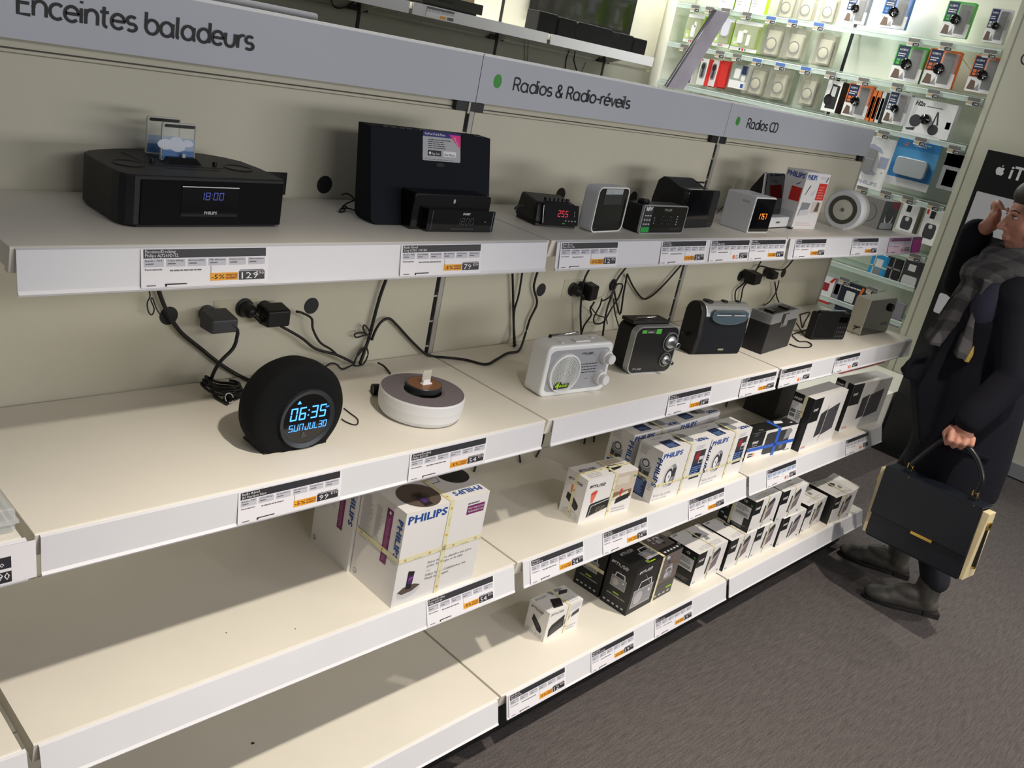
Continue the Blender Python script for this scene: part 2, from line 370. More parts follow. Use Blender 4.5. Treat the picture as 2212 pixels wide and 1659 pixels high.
# ================================================================== the gondola
ZS = dict(A=1.2383, B=0.8783, C=0.5290, D=0.1854)
YS = dict(A=-.3038, B=-.3991, C=-.4046, D=-.4473)
TS = dict(A=.0072, B=.0044, C=.0175, D=.0161)
HR = .0607
RX = {0: (-1.0, -.017), 1: (0.0, .9858), 2: (1.0146, 1.9913), 3: (2.0085, 2.9991)}
BAYN = {0: 'the far neighbouring bay', 1: 'the portable speakers bay', 2: 'the radios and clock radios bay', 3: 'the CD radios bay'}
TIERN = {'A': 'top shelf', 'B': 'second shelf down', 'C': 'third shelf down', 'D': 'bottom shelf'}
SEAMD = mat('panel_joint_shadow_strip', '4c4a42', .7)
POSTW = mat('painted_steel_post', 'b3b0a8', .45, .1)
for bay in (0, 1, 2, 3):
    x0, x1 = bay - 1.0, bay * 1.0
    if bay == 3: x1 = 3.012
    t = thing('shelving_unit', {0: 'plain off-white back of the shelving at the extreme left edge', 1: 'off-white back panel and base of the bay under the Enceintes baladeurs sign', 2: 'off-white back panel and base of the bay under the Radios & Radio-réveils sign', 3: 'off-white back panel and base of the bay under the Radios CD sign'}[bay], 'shelving', (x0, 0, 0), group='shelving bays')
    b = MB(); xa, xb = (.013, 1 - .013) if bay < 3 else (.013, x1 - x0 - .004)
    b.box(xa, 0, .1, xb, .018, 1.436, PANEL); b.build('back_panel', t, .0015)
    b = MB(); b.box(0, .012, 1.43, x1 - x0, .03, 1.475, PANEL); b.box(.0, .009, 1.441, x1 - x0, .012, 1.443, SEAMD); b.build('top_strip', t)
    b = MB(); b.box(.0, -.40, .012, x1 - x0 - .002, .03, .095, mat('black_kick_plate', '121212', .6)); b.build('kick_plate', t)
    if bay in (1, 2, 3):
        for hxx in (.35, .652):
            for hz in (1.2655, 1.0165):
                b = MB(); b.lathe([(0, .0008), (.0165, .0008), (.0175, .0002)], INK, (hxx + (.004 if hz < 1.1 else 0), 0, hz), 'y', 24); b.build('cable_hole', t)
        b = MB(); b.box(.44, -.0012, .99, .53, 0, 1.04, mat('socket_plate', 'c6c3a9', .5)) ; b.build('socket_plate', t)
        if bay == 1: b = MB(); b.box(.523, -.0016, 1.2435, .566, 0, 1.285, BLACK); b.build('black_socket_plate', t)
    # upright between this bay and the next
    u = thing('shelf_upright', ['slotted upright at the extreme left edge', 'slotted black upright at the end of the long header sign', 'slotted upright under the join of the radios and CD signs', 'slotted upright at the far end of the shelving'][bay], 'upright', (x1, 0, 0), group='shelf uprights')
    b = MB()
    b.box(-.012, .006, .1, .006, .02, 1.45, INK)
    b.box(.0, .001, .1, .012, .008, 1.437, POSTW)
    z = .16
    while z < 1.43:
        b.box(-.0125, .004, z, -.0, .0062, z + .05, mat('slot_black', '070707', .8)); b.box(-.0125, .0035, z + .05, 0, .0065, z + .054, POSTW); z += .062
    b.build('post', u)
    b = MB(); b.box(-.045, -.002, 1.437, (.035 if bay < 3 else .002), .008, 1.456, mat('black_bracket', '1a1a1b', .5)); b.box(-.012, -.004, 1.432, -.006, 0, 1.456, POSTW); b.build('sign_bracket', u)
# shelves
for bay in (0, 1, 2, 3):
    for s in 'ABCD':
        if bay == 0 and s in 'AD': continue
        x0, x1 = RX[bay]; bx0 = {0: -1.0, 1: -.006, 2: 1.001, 3: 2.0025}[bay]; bx1 = {0: -.021, 1: .9945, 2: 1.996, 3: 3.0}[bay]
        z, y, tt = ZS[s], YS[s], TS[s]
        lab = 'empty white ' if (bay == 1 and s == 'D') else 'white metal '
        t = thing('shelf', f"{lab}{TIERN[s]} with price rail in {BAYN[bay]}", 'shelf', (bx0, 0, z), group='gondola shelves')
        w = bx1 - bx0
        b = MB(); b.prism([(y + .008, -.036), (y + .003, -.001), (y + .007, 0), (-.004, 0), (-.004, -.03), (y + .022, -.03), (y + .022, -.036)], 0, w, 'x', WHITE)
        if bay == 1 and s == 'C':
            for sx, sy in ((.35, -.31), (.46, -.36)): b.box(sx, sy, 0, sx + .002, sy + .002, .0004, DARK)
        if bay == 1 and s == 'D': b.box(.46, -.27, 0, .466, -.265, .001, DARK); b.box(.975, y + .003, -.012, .981, y + .0045, -.006, DARK)
        b.build('shelf_board', t, .0012)
        rx0, rx1 = x0 - bx0, x1 - bx0
        b = MB()
        b.prism([(y, -.004), (y - tt, -HR), (y - tt - .0025, -HR - .001), (y - tt - .004, -HR + .002), (y - tt * .96 - .001, -HR + .006), (y - .0016, -.003), (y + .004, -.001), (y + .007, -.003)][::-1], rx0, rx1, 'x', RAIL)
        b.build('price_rail', t)
# ---- header signs
for bay in (1, 2, 3):
    x0, x1 = (bay - 1 + .001 if bay > 1 else -.3), bay - .001
    t = thing('header_sign', {1: 'long pale header sign reading Enceintes baladeurs', 2: 'pale header sign with green dot reading Radios & Radio-réveils', 3: 'pale header sign with green dot reading Radios CD'}[bay], 'sign', (x0, -.0107, 1.4574), group='header signs')
    b = MB(); W = x1 - x0 + (.006 if bay == 3 else 0); b.box(0, 0, 0, W, .02, .099, SIGN); b.box(0, -.0008, .0955, W, .022, .1005, mat('sign_top_edge', 'eef0f0', .4))
    f = F((-x0, 0, 0), (1, 0, 0), (0, 0, 1))
    if bay == 1: b.stroke(f, 'Enceintes baladeurs', .0975, .0349, .0297, INK, w=.373, wt=.11)
    if bay == 2: b.disc(f, 1.0533, .0498, .0145, GREEN, .0006, q=.82); b.stroke(f, 'Radios & Radio-réveils', 1.1045, .0363, .027, INK, w=.426, wt=.1)
    if bay == 3: b.disc(f, 2.0549, .0498, .0128, GREEN, .0006, q=.85); b.stroke(f, 'Radios CD', 2.1110, .0345, .0275, INK, w=.188, wt=.1)
    b.build('sign_board', t)
# ---- price labels slipped into the rails
HEAD = mat('label_header_black', '2b2b30', .5)
CELL = mat('label_cell_grey', 'c3c3cd', .6)
CELLB = mat('label_cell_blue', 'a9bcd6', .6)
LPAPER = mat('label_paper', 'ebe9ee', .5)
PINKP = mat('label_paper_pinkish', 'ddc3d2', .5)
CW = ['Radio FM', 'Couleur affichage', 'Intensité', 'Nb alarmes', 'Fonction Snooze', 'Alimentation']
def price_label(s, px0, px1, l1, l2, price, cents, label, style='adh', paper=None, h0=0.0):
    z, y, tt = ZS[s], YS[s], TS[s]
    xa, xb = (at(q, 600 if s == 'A' else 900, 1, y - .002).x if False else q for q in (px0, px1))
    w = xb - xa; H = .0575
    o = Vector((xa, y - tt * .955 - .0042, z - HR + .0035)); tp = Vector((xa, y - .0026, z - .0035))
    r = link('price_label'); r.location = (xa, y, z); r.empty_display_size = .01; tag(r, label, 'price label', 'price labels')
    f = F(o - r.location, (w, 0, 0), tp - o); b = MB()
    P = paper or LPAPER
    b.rect(f, -.02, .0, 1.02, 1.0, P, .0003)
    b.rect(f, 0, .76, 1, .985, HEAD if paper is None else mat('label_header_purple', '6b3f68', .5), .0006)
    hh = H * .075
    b.text(f, l1, .012, .89, hh, LPAPER, e=.0009); b.text(f, l2, .012, .79, hh, LPAPER, e=.0009)
    for i in range(6):
        b.rect(f, .003 + i * .168, .54, .152 + i * .168, .735, CELLB if style == 'blue' else CELL, .0006)
        b.text(f, CW[i], .012 + i * .168, .675, H * .04, INK, w=w * .125, e=.0009); b.rect(f, .015 + i * .168, .6, .075 + i * .168, .63, GREYTXT, .0009)
    b.text(f, 'Particularités', .01, .45, H * .045, INK, w=w * .13, e=.0008, bold=.01); b.lines(f, .2, .42, .48, .5, 1, GREYTXT, .0008)
    b.rect(f, .525, .3, .528, .53, GREYTXT, .0008)
    b.rect(f, .02, .05, .09, .075, GREYTXT, .0008); b.rect(f, .16, .07, .33, .1, INK, .0008); b.rect(f, .16, .03, .175, .07, INK, .0008)
    if style == 'adh':
        b.rect(f, .52, .13, .755, .335, ORANGE, .0007); b.text(f, '-5%', .53, .175, H * .11, INK, w=w * .11, e=.001, bold=.01)
        b.text(f, 'AVANTAGE', .648, .245, H * .055, mat('label_brown_ink', '7a3a10', .6), w=w * .1, e=.001, bold=.02); b.text(f, 'ADHÉRENT', .648, .165, H * .055, mat('label_brown_ink', '7a3a10', .6), w=w * .1, e=.001, bold=.02)
    else:
        b.disc(f, .62, .2, H * .1, ORANGED, .0007); b.lines(f, .67, .12, .74, .3, 3, GREYTXT, .0008)
    b.rect(f, .763, .125, .99, .36, HEAD if paper is None else GREYTXT, .0007); b.rect(f, .77, .375, .98, .4, GREYTXT, .0008)
    b.text(f, price, .785, .155, H * .165, LPAPER, w=w * .13 * (len(price) / 2.6), e=.001)
    b.text(f, cents, .982, .255, H * .085, LPAPER, w=w * .075, al='r', e=.001)
    b.build('label_card', r)
    return r
def lx(s, p, yy): return at(p, yy, 1, YS[s]).x
PL = [
 ('A', 307, 572, 545, 535, 'Enceinte/Docking', 'Philips Aj7260D/12', '129', '€90', 'price label reading 129€90 under the long black docking station', 'adh'),
 ('A', 868, 1036, 532, 530, 'Radio Réveil', 'Sony ICFDS 15iP BN', '79', '€90', 'price label reading 79€90 under the tall black docking speaker', 'adh'),
 ('A', 1211, 1331.5, 530, 528, 'Radio Réveil', 'Muse M-12 CR', '12', '€90', 'price label reading 12€90 on the top shelf rail under the red-digit clock', 'adh'),
 ('A', 1430, 1523, 522, 522, 'Radio Réveil', 'Muse M-188 P', '24', '€90', 'price label reading 24€90 on the top shelf rail under the black projector clock', 'adh'),
 ('A', 1536, 1617, 520, 520, 'Mini chaîne', 'RADIO RÉVEIL MICRO', '25', '€90', 'price label reading 25€90 with an orange dot on the top shelf rail', 'dot'),
 ('A', 1622, 1696, 518, 516, 'Radio Réveil', 'Réveil cube blanc', '34', '€90', 'price label reading 34€90 under the white cube clock with orange digits', 'adh'),
 ('A', 1718.6, 1783, 518, 518, 'Radio Réveil', 'Réveil miroir', '34', '€90', 'price label reading 34€90 under the tall white carton', 'adh'),
 ('A', 1842, 1896, 516, 516, 'Radio CD', 'Radio réveil rond', '39', '€90', 'price label with orange block under the round white radio', 'adh'),
 ('B', 518, 733, 1064, 1015, 'Radio Réveil', 'Jbl Horizon Noir', '99', '€90', 'price label reading 99€90 below the round black clock radio', 'adh'),
 ('B', 888, 1048, 978, 944, 'Enceinte/Docking', 'Philips DS1150', '54', '€90', 'price label reading 54€90 below the round white dock on the second shelf', 'adh'),
 ('B', 1447, 1535.5, 849, 832, 'Transistor', 'Muse M-051 R', '24', '€90', 'price label reading 24€90 below the black square radio with two dials', 'adh'),
 ('B', 1604, 1676.6, 815, 800, 'Radio portable', 'Philips AZ', '29', '€90', 'price label reading 29€90 below the rounded boombox with silver top', 'adh'),
 ('B', 1689, 1752.5, 795, 785, 'Radio CD', 'Radio', '29', '€90', 'price label with orange dot below the black radio with silver lid', 'dot'),
 ('B', 1805.7, 1858, 770, 758, 'Radio CD', 'Radio', '69', '€90', 'price label with orange dot below the slim black portable radio', 'dot'),
 ('C', 921, 1061.5, 1297, 1245, 'Enceinte/Docking', 'Philips DS1150', '54', '€90', 'price label reading 54€90 on the third shelf rail under the big white cartons', 'adh'),
 ('C', 1145, 1256.5, 1211, 1170, 'Transistor', 'Muse M-051 R', '24', '€90', 'price label reading 24€90 on the third shelf rail beside the big dock cartons', 'adh'),
 ('C', 1302, 1395, 1150, 1115, 'Radio Réveil', 'Muse M-188 P', '24', '€90', 'price label reading 24€90 under the white clock carton with red projector beam', 'adh'),
 ('C', 1487, 1562, 1080, 1052, 'Radio Réveil', 'Philips AJ3400/12', '39', '€90', 'price label reading 39€90 under the cartons of round alarm clocks', 'adh'),
 ('C', 1655.7, 1717, 1016, 994, 'Radio Réveil', 'Radio', '49', '€90', 'price label with pale blue cells under the carton with blue tape', 'blue'),
 ('C', 1826.6, 1873, 950, 935, 'Radio', 'Radio', '69', '€90', 'shaded price label at the far end of the third shelf rail', 'dot'),
 ('D', 1099, 1217.4, 1503, 1441, 'Radio Réveil', 'Muse M-12 CR', '12', '€90', 'price label reading 12€90 on the bottom shelf rail', 'adh'),
 ('D', 1276.6, 1366.8, 1410, 1362, 'Radio Réveil', 'Muse PLL M-109 NY', '19', '€90', 'price label reading 19€90 below the small white clock carton', 'adh'),
 ('D', 1416, 1493, 1331, 1295, 'Radio', 'Muse M-025 RW', '19', '€90', 'price label reading 19€90 below the black radio carton', 'adh')]
for s, pa, pb, ya, yb, l1, l2, pr, ce, lab, st in PL: price_label(s, lx(s, pa, ya), lx(s, pb, yb), l1, l2, pr, ce, lab, st)
price_label('A', lx('A', 1921, 515), lx('A', 1967, 514), 'Radio CD', 'Radio', '79', '€90', 'pinkish price label beside the magenta card on the top rail', 'dot', PINKP)
xa, xb = lx('A', 1971, 514), lx('A', 1990, 514)
f = F((0, -.0105, -HR + .004), (xb - xa, 0, 0), (0, .0075, HR - .006)); b = MB(); b.rect(f, 0, 0, 1, 1, MAGENTA, .001); b.rect(f, 0, .8, 1, 1, mat('dull_magenta', '8f4a80', .5), .0014)
tag(b.build('promo_card', loc=(xa, YS['A'], ZS['A'])), 'magenta card at the far end of the top price rail', 'card')
# the neighbour bay's label, cut off by the edge
xb = lx('B', 21, 1215) ; xa = xb - .12
r = thing('price_label', 'cut-off price label ending in €90 on the neighbouring rail', 'price label', (xa, YS['B'], ZS['B']), group='price labels')
f = F((0, -.0085, -HR + .0035), (.12, 0, 0), (0, .006, HR - .007)); b = MB(); b.rect(f, -.1, 0, 1.25, 1, LPAPER, .0003); b.rect(f, -.1, .42, 1, .72, HEAD, .0006); b.text(f, 'Audio vidéo', .93, .48, .0085, LPAPER, al='r', e=.001)
b.rect(f, .5, .05, 1, .34, HEAD, .0006); b.text(f, '€90', .98, .12, .011, LPAPER, al='r', e=.001); b.text(f, '49', .7, .1, .014, LPAPER, al='r', e=.001); b.build('label_card', r)
# clear security case on the neighbouring shelf
pe = at(34, 1149, 2, ZS['B']); 
t = thing('security_case', 'clear plastic security case at the left edge of the second shelf', 'case', (pe.x - .16, pe.y, ZS['B']))
b = MB(); b.prism(rr(.16, .036, .006, 3), 0, .12, 'y', glass('case_plastic', (.88, .9, .9), .55, .08)); b.build('case_shell', t, .002)
b = MB(); b.box(.01, .012, .006, .13, .1, .024, DARK); b.build('case_content', t)
b = MB(); b.box(.0, -.004, .015, .163, .0, .019, glass('case_plastic')); b.box(.158, 0, .015, .163, .12, .019, glass('case_plastic')); b.build('case_clasp', t)
# ================================================================== cartons
def faces(w, d, h):
    return dict(front=F((0, 0, 0), (w, 0, 0), (0, 0, h)), left=F((0, d, 0), (0, -d, 0), (0, 0, h)), top=F((0, 0, h), (w, 0, 0), (0, d, 0)), right=F((w, 0, 0), (0, d, 0), (0, 0, h)))
def carton(label, x, y, z, yaw, w, d, h, m, draw, tapes=(), group='product cartons', tapemat=None, cat='box', extra=None):
    t = thing('product_carton', label, cat, (x, y, z), yaw, group)
    b = MB(); b.box(0, 0, 0, w, d, h, m); fs = faces(w, d, h)
    draw(b, fs); b.build('carton', t)
    for tp in tapes:
        # tape path: list of (face, a0,b0,a1,b1)
        tb = MB()
        for fc, a0, b0, a1, b1 in tp:
            tb.rect(fs[fc], a0, b0, a1, b1, tapemat or TAPE, .0012)
            if tapemat is None:
                f = fs[fc]; W, Hh = (a1 - a0) * f.U, (b1 - b0) * f.V
                n = int(max(W, Hh) / .03)
                for i in range(n):
                    k = (i + .5) / n
                    ca, cb = (a0 + (a1 - a0) * k, (b0 + b1) / 2) if W > Hh else ((a0 + a1) / 2, b0 + (b1 - b0) * k)
                    if i % 2 == 0: tb.rect(f, ca - .0025 / f.U, cb - .0025 / f.V, ca + .0025 / f.U, cb + .0025 / f.V, mat('tape_ochre', 'd0a94a', .5), .0015)
                    elif W > Hh: tb.text(f, 'fnac.com', ca, cb - .002 / f.V, .0038, mat('tape_print', 'b9ad62', .5), al='c', rot=180, e=.0015)
                    else: tb.text(f, 'fnac.com', ca + .002 / f.U, cb, .0038, mat('tape_print', 'b9ad62', .5), al='c', rot=90, e=.0015)
        tb.build('packing_tape', t)
    if extra: extra(t, fs)
    return t
ZA, ZB, ZC, ZD = ZS['A'], ZS['B'], ZS['C'], ZS['D']
PHGREY = mat('photo_grey', '8f9196', .5); PHDARK = mat('photo_dark', '3a3b40', .5); PHPALE = mat('photo_pale', 'd4d4d8', .5); PHBROWN = mat('photo_brown', '6a5648', .5)
# ---- big dock cartons (third shelf)
def d_big(b, f):
    q = f['front']
    b.text(q, 'PHILIPS', .03, .88, .0165, BLUE, w=.098, bold=.03)
    b.poly(q, [(.74, .8), (.96, .8), (.96, .895), (.74, .895)], PURPLE); b.text(q, 'Réveil à charge & écoute', .755, .855, .0055, PAPER, w=.042); b.text(q, 'Musikwiedergabe Sound', .755, .82, .0055, PAPER, w=.042); b.lines(q, .74, .91, .95, .945, 1, GREYTXT)
    b.text(q, 'Faites de votre chambre une pièce', .36, .375, .0058, GREYTXT, w=.118); b.text(q, 'pleine de musique et de style', .36, .335, .0058, GREYTXT, w=.095)
    b.text(q, 'Füllen Sie Ihr Schlafzimmer mit', .36, .235, .0058, GREYTXT, w=.108); b.text(q, 'Musik und Eleganz', .36, .195, .0058, GREYTXT, w=.062); b.lines(q, .36, .29, .42, .31, 1, LGREY)
    b.poly(q, [(.045, .15), (.06, .085), (.13, .06), (.24, .075), (.305, .12), (.31, .17), (.2, .19)], PHPALE); b.poly(q, [(.045, .15), (.1, .115), (.22, .125), (.31, .17), (.23, .2), (.11, .19)], mat('photo_taupe', '5d5048', .5), .0006)
    b.poly(q, [(.135, .165), (.2, .155), (.215, .34), (.14, .36)], INK, .0008); b.poly(q, [(.145, .215), (.2, .21), (.205, .3), (.15, .31)], mat('photo_violet', '4b2c6b', .5), .001); b.poly(q, [(.15, .25), (.2, .275), (.198, .285), (.16, .275)], mat('photo_pink', 'b8579e', .5), .0012)
    q = f['left']
    b.text(q, 'PHILIPS', .86, .9, .0145, BLUE, w=.088, rot=-90, bold=.03)
    b.rect(q, .6, .37, .74, .93, PURPLE); b.lines(q, .63, .4, .71, .85, 22, mat('purple_small_print', 'b184a6', .5)); b.disc(q, .67, .895, .0035, PAPER, .0006)
    b.lines(q, .05, .45, .3, .93, 30, LGREY); b.lines(q, .38, .55, .52, .9, 16, LGREY)
    b.disc(q, .1, .07, .006, GREYTXT, .0006, r0=.005); b.rect(q, .06, .055, .14, .06, GREYTXT, .0006)
    q = f['top']
    b.disc(q, .3, .34, .045, mat('photo_taupe', '5d5048', .5), .0005, q=1.0); b.disc(q, .3, .3, .02, mat('photo_brown2', '4a3a30', .5), .0007)
    b.poly(q, [(.23, .05), (.33, .06), (.335, .38), (.26, .38)], INK, .001); b.poly(q, [(.25, .12), (.32, .13), (.32, .26), (.26, .26)], mat('photo_violet', '4b2c6b', .5), .0012)
    b.text(q, 'PHILIPS', .965, .2, .0145, BLUE, w=.075, rot=180, bold=.03)
    b.disc(q, .87, .62, .035, INK, .0006); b.poly(q, [(.5, .5), (.66, .53), (.68, .68), (.52, .65)], GREYTXT); b.poly(q, [(.51, .515), (.65, .545), (.67, .665), (.53, .635)], CARD, .0007)
carton('big white dock carton wrapped in cream tape at the shelf edge', .6464, -.3963, ZC, -.5, .2157, .1378, .2132, CARD, d_big,
       [[('front', 0, .475, 1, .525), ('left', 0, .475, 1, .525)], [('front', .5, 0, .555, 1), ('top', .5, 0, .555, 1)]], 'white dock cartons')
carton('second white dock carton, standing behind the taped one', .6413, -.2553, ZC, -1.2, .2157, .1378, .2132, CARD, d_big, [], 'white dock cartons')
# ---- projector clock carton
def muse(b, q, a, bb, h, m, w, rot=0):
    un = w / 3.2
    f2 = q
    b.stroke(f2, 'muse', a + (un * .62 / q.U if rot == 0 else 0), bb - (un * .62 / q.V if rot == -90 else 0), h * 1.44, m, w=w - un * .62, wt=.1, rot=rot)
    o, u, v = b._xf(q, a, bb, rot); o = o + q.n * .0008
    b.add([o + u * x * un + v * y * h for x, y in ((0, 0), (.2, 0), (.34, 1), (.14, 1))], [(0, 1, 2, 3)], m)
    b.add([o + u * x * un + v * y * h for x, y in ((.24, 0), (.5, .55), (.55, 1), (.4, 1))], [(0, 1, 2, 3)], m)
def clock_pic(b, q, a0, b0, a1, b1, sk=.1):
    b.poly(q, [(a0, b0), (a0 + .01, b0 + (b1 - b0) * .75), (a0 + .04, b1 - sk * .45), (a1, b1), (a1, b0 + sk)], INK, .0006)
    b.poly(q, [(a0 + .025, b0 + .02), (a0 + .05, b1 - sk * .9), (a1, b1 - sk * .28), (a1, b0 + sk)], PAPER, .0008)
    b.poly(q, [(a0 + .033, b0 + .028), (a0 + .057, b1 - sk), (a1, b1 - sk * .4), (a1, b0 + sk + .01)], mat('photo_black', '0d0d0e', .4), .001)
def d_mw(b, f):
    q = f['front']; muse(b, q, .06, .8, .0075, INK, .058)
    b.poly(q, [(.15, .44), (.19, .44), (.25, .7), (.2, .72), (.12, .66)], mat('beam_red', 'e8705f', .5)); b.seg7(q, '1200', .11, .63, .008, RED, cw=.4, slant=.3, e=.001)
    clock_pic(b, q, .13, .1, .52, .47, .12); b.seg7(q, '12:00', .26, .2, .012, mat('clock_digits_print', '9a917a', .5), cw=.5, e=.0012, slant=.3)
    b.rect(q, .58, .36, 1, .985, mat('photo_room', 'cdbfae', .5)); b.rect(q, .6, .72, .85, .9, mat('photo_room2', 'ddd3c6', .5), .0006); b.rect(q, .6, .52, .85, .69, mat('photo_room2'), .0006) if False else None
    b.rect(q, .58, .36, .96, .55, mat('photo_sofa', '8a6f55', .5), .0006); b.poly(q, [(.58, .42), (.88, .52), (.92, .45), (.6, .36)], mat('photo_cushion', 'e3d8c6', .5), .0008); b.poly(q, [(.73, .4), (.745, .4), (.77, .6), (.72, .6)], RED, .001)
    b.poly(q, [(.66, .26), (.93, .33), (.95, .46), (.68, .4)], INK, .001); b.lines(q, .63, .06, .95, .2, 2, LGREY); b.rect(q, .93, .84, .985, .87, GREEN, .001)
    q = f['left']; muse(b, q, .12, .8, .006, INK, .05)
    b.poly(q, [(.34, .55), (.42, .55), (.5, .7), (.32, .73)], mat('beam_red', 'e8705f', .5)); b.poly(q, [(.2, .38), (.22, .52), (.5, .5), (.82, .36), (.82, .28), (.72, .22)], INK, .0006); b.poly(q, [(.5, .33), (.52, .43), (.76, .31), (.76, .24)], PHDARK, .0008)
    for i in range(3): b.rect(q, .16 + i * .28, .05, .36 + i * .28, .15, PHPALE)
    b.lines(q, .3, .17, .8, .21, 1, LGREY)
    q = f['top']; muse(b, q, .06, .55, .01, GREYTXT, .06); b.rect(q, .5, .62, .9, .95, mat('photo_room', 'cdbfae', .5)); b.poly(q, [(.48, .2), (.74, .3), (.93, .55), (.6, .6)], INK); b.lines(q, .08, .1, .4, .4, 3, LGREY)
carton('white carton with a projecting clock and red beam printed on it', 1.2677, -.3497, ZC, -4.2, .1865, .0709, .1214, CARD, d_mw,
       [[('front', .53, 0, .58, 1), ('top', .53, 0, .58, 1)], [('left', .42, 0, .55, 1), ('top', 0, .4, 1, .52)]])
# ---- round alarm clock cartons
def ring_clock(b, q, a, c, s, sq=.62, d=.9):
    """printed picture of a round clock seen at an angle; s radius in m"""
    P = lambda x, y: (a + x * s / q.U, c + y * s / q.V)
    b.poly(q, [P(-.1, .98), P(.55, 1.15), P(.95, .75), P(1.0, -.45), P(.75, -.95), P(.1, -1.0)], PHGREY, .0005)
    b.poly(q, [P(.42, .75), P(.9, .7), P(.92, -.1), P(.42, -.15)], PHDARK, .0008)
    b.poly(q, [P(.4, -.5), P(.86, -.42), P(.75, -.75), P(.4, -.8)], PHDARK, .0008)
    b.disc(q, a, c, s, PHPALE, .0007, q=sq); b.disc(q, a, c, s * .8, PHDARK, .0009, q=sq); b.disc(q, a, c, s * .55, PAPER, .0011, q=sq); b.disc(q, a + .05 * s / q.U, c, s * .12, PHDARK, .0013, q=sq)
def d_ph(b, f):
    q = f['front']
    b.text(q, 'PHILIPS', .03, .86, .0145, BLUE, w=.086, bold=.03); ring_clock(b, q, .24, .46, .032)
    b.text(q, 'Wake up gently', .03, .1, .0085, LGREY, w=.08); b.lines(q, .03, .04, .4, .08, 1, LGREY)
    b.rect(q, .7, .34, .93, .83, DBLUE, .0005); b.rect(q, .7, .55, .93, .83, PHDARK, .0007); b.poly(q, [(.72, .65), (.8, .65), (.82, .8), (.74, .8)], mat('photo_red', 'a02a30', .5), .0009); b.rect(q, .82, .56, .92, .7, PHPALE, .0009); b.rect(q, .83, .57, .91, .63, PHDARK, .0011)
    b.lines(q, .71, .36, .92, .53, 4, mat('blue_small_print', '7fa0d8', .5), .0009); b.rect(q, .72, .255, .93, .29, INK); b.lines(q, .7, .87, .9, .95, 2, LGREY)
    q = f['left']
    b.text(q, 'PHILIPS', .87, .87, .015, BLUE, w=.084, rot=-90, bold=.03)
    P = lambda x, y: (.4 + x, .56 + y)
    b.poly(q, [P(-.22, .1), P(-.22, -.12), P(-.1, -.22), P(.15, -.24), P(.28, -.14), P(.28, .06), P(.1, .16), P(-.12, .16)], PHGREY, .0005); b.poly(q, [P(-.2, 0), P(-.05, -.04), P(-.05, -.18), P(-.2, -.1)], PHDARK, .0008); b.poly(q, [P(0, -.05), P(.26, -.03), P(.24, -.16), P(0, -.2)], PHDARK, .0008)
    b.disc(q, .44, .66, .0135, PHPALE, .0009, q=1.1); b.disc(q, .44, .66, .0115, PHDARK, .001, q=1.1); b.disc(q, .44, .66, .008, PHPALE, .0012, q=1.1)
    b.rect(q, .12, .03, .68, .36, DBLUE, .0005); b.lines(q, .18, .06, .64, .33, 12, mat('blue_small_print', '7fa0d8', .5), .0008); b.lines(q, .74, .22, .9, .36, 3, LGREY); b.lines(q, .1, .8, .5, .96, 4, LGREY)
    q = f['top']
    b.poly(q, [(.18, .12), (.4, .12), (.4, .62), (.18, .62)], DBLUE); b.lines(q, .2, .16, .38, .4, 4, mat('blue_small_print', '7fa0d8', .5), .0007)
    b.poly(q, [(.46, .4), (.52, .25), (.68, .16), (.75, .3), (.72, .7), (.6, .86), (.5, .7)], PHGREY); b.poly(q, [(.49, .42), (.54, .3), (.6, .3), (.58, .75), (.52, .66)], PHDARK, .0007)
    b.text(q, 'PHILIPS', .97, .24, .0135, BLUE, w=.052, rot=180, bold=.03); b.lines(q, .15, .8, .4, .92, 2, LGREY)
tp_ph = [[('front', 0, .31, 1, .355), ('left', 0, .4, 1, .445)], [('front', .555, 0, .595, 1), ('top', .555, 0, .595, 1)]]
carton('round alarm clock carton at the front, next to the red beam carton', 1.5435, -.3691, ZC, -1.7, .2244, .0785, .1537, CARD, d_ph, tp_ph, 'round alarm clock cartons')
carton('round alarm clock carton at the front, beside the blue taped carton', 1.7744, -.3752, ZC, .5, .2243, .0785, .1504, CARD, d_ph, tp_ph, 'round alarm clock cartons')
carton('round alarm clock carton in the back row, near the red beam carton', 1.5529, -.2638, ZC, -1.9, .2214, .0785, .1537, CARD, d_ph, tp_ph, 'round alarm clock cartons')
carton('round alarm clock carton in the back row, farther one, mostly under the shelf', 1.7600, -.2720, ZC, 1.5, .2214, .0785, .1580, CARD, d_ph, [], 'round alarm clock cartons')
# ---- radio carton with blue tape
def d_sr(b, f):
    q = f['front']; b.rect(q, 0, .47, .3, 1, CARDB, .0003)
    b.text(q, 'SONY', .07, .6, .009, PAPER, w=.032, bold=.04); b.lines(q, .08, .52, .22, .57, 1, LGREY); b.poly(q, [(.06, .86), (.15, .86), (.18, .97), (.08, .97)], PHDARK)
    b.poly(q, rr(.52, .8, .06, 4, .34, .1), PHDARK, .0005); b.poly(q, [(.74, .5), (.84, .55), (.9, .8), (.84, .92), (.76, .9)], PHGREY, .0007); b.disc(q, .73, .3, .012, GREYTXT, .0008)
    b.rect(q, .05, .12, .14, .17, INK); b.rect(q, .05, .2, .14, .25, INK); b.rect(q, .14, .12, .18, .25, mat('print_peach', 'e6a27c', .5)); b.text(q, '90 H 90', .82, .05, .006, INK, w=.035, bold=.02)
    q = f['left']; b.rect(q, 0, 0, 1, 1, CARDB, .0003)
    q = f['top']; b.rect(q, 0, 0, 1, 1, CARDB, .0003); b.poly(q, [(.62, .55), (.78, .45), (.82, .75), (.68, .88)], PAPER, .0006); b.rect(q, .9, .3, .95, .4, PAPER, .0006); b.text(q, '90 H', .2, .15, .006, PAPER, w=.02, e=.0008)
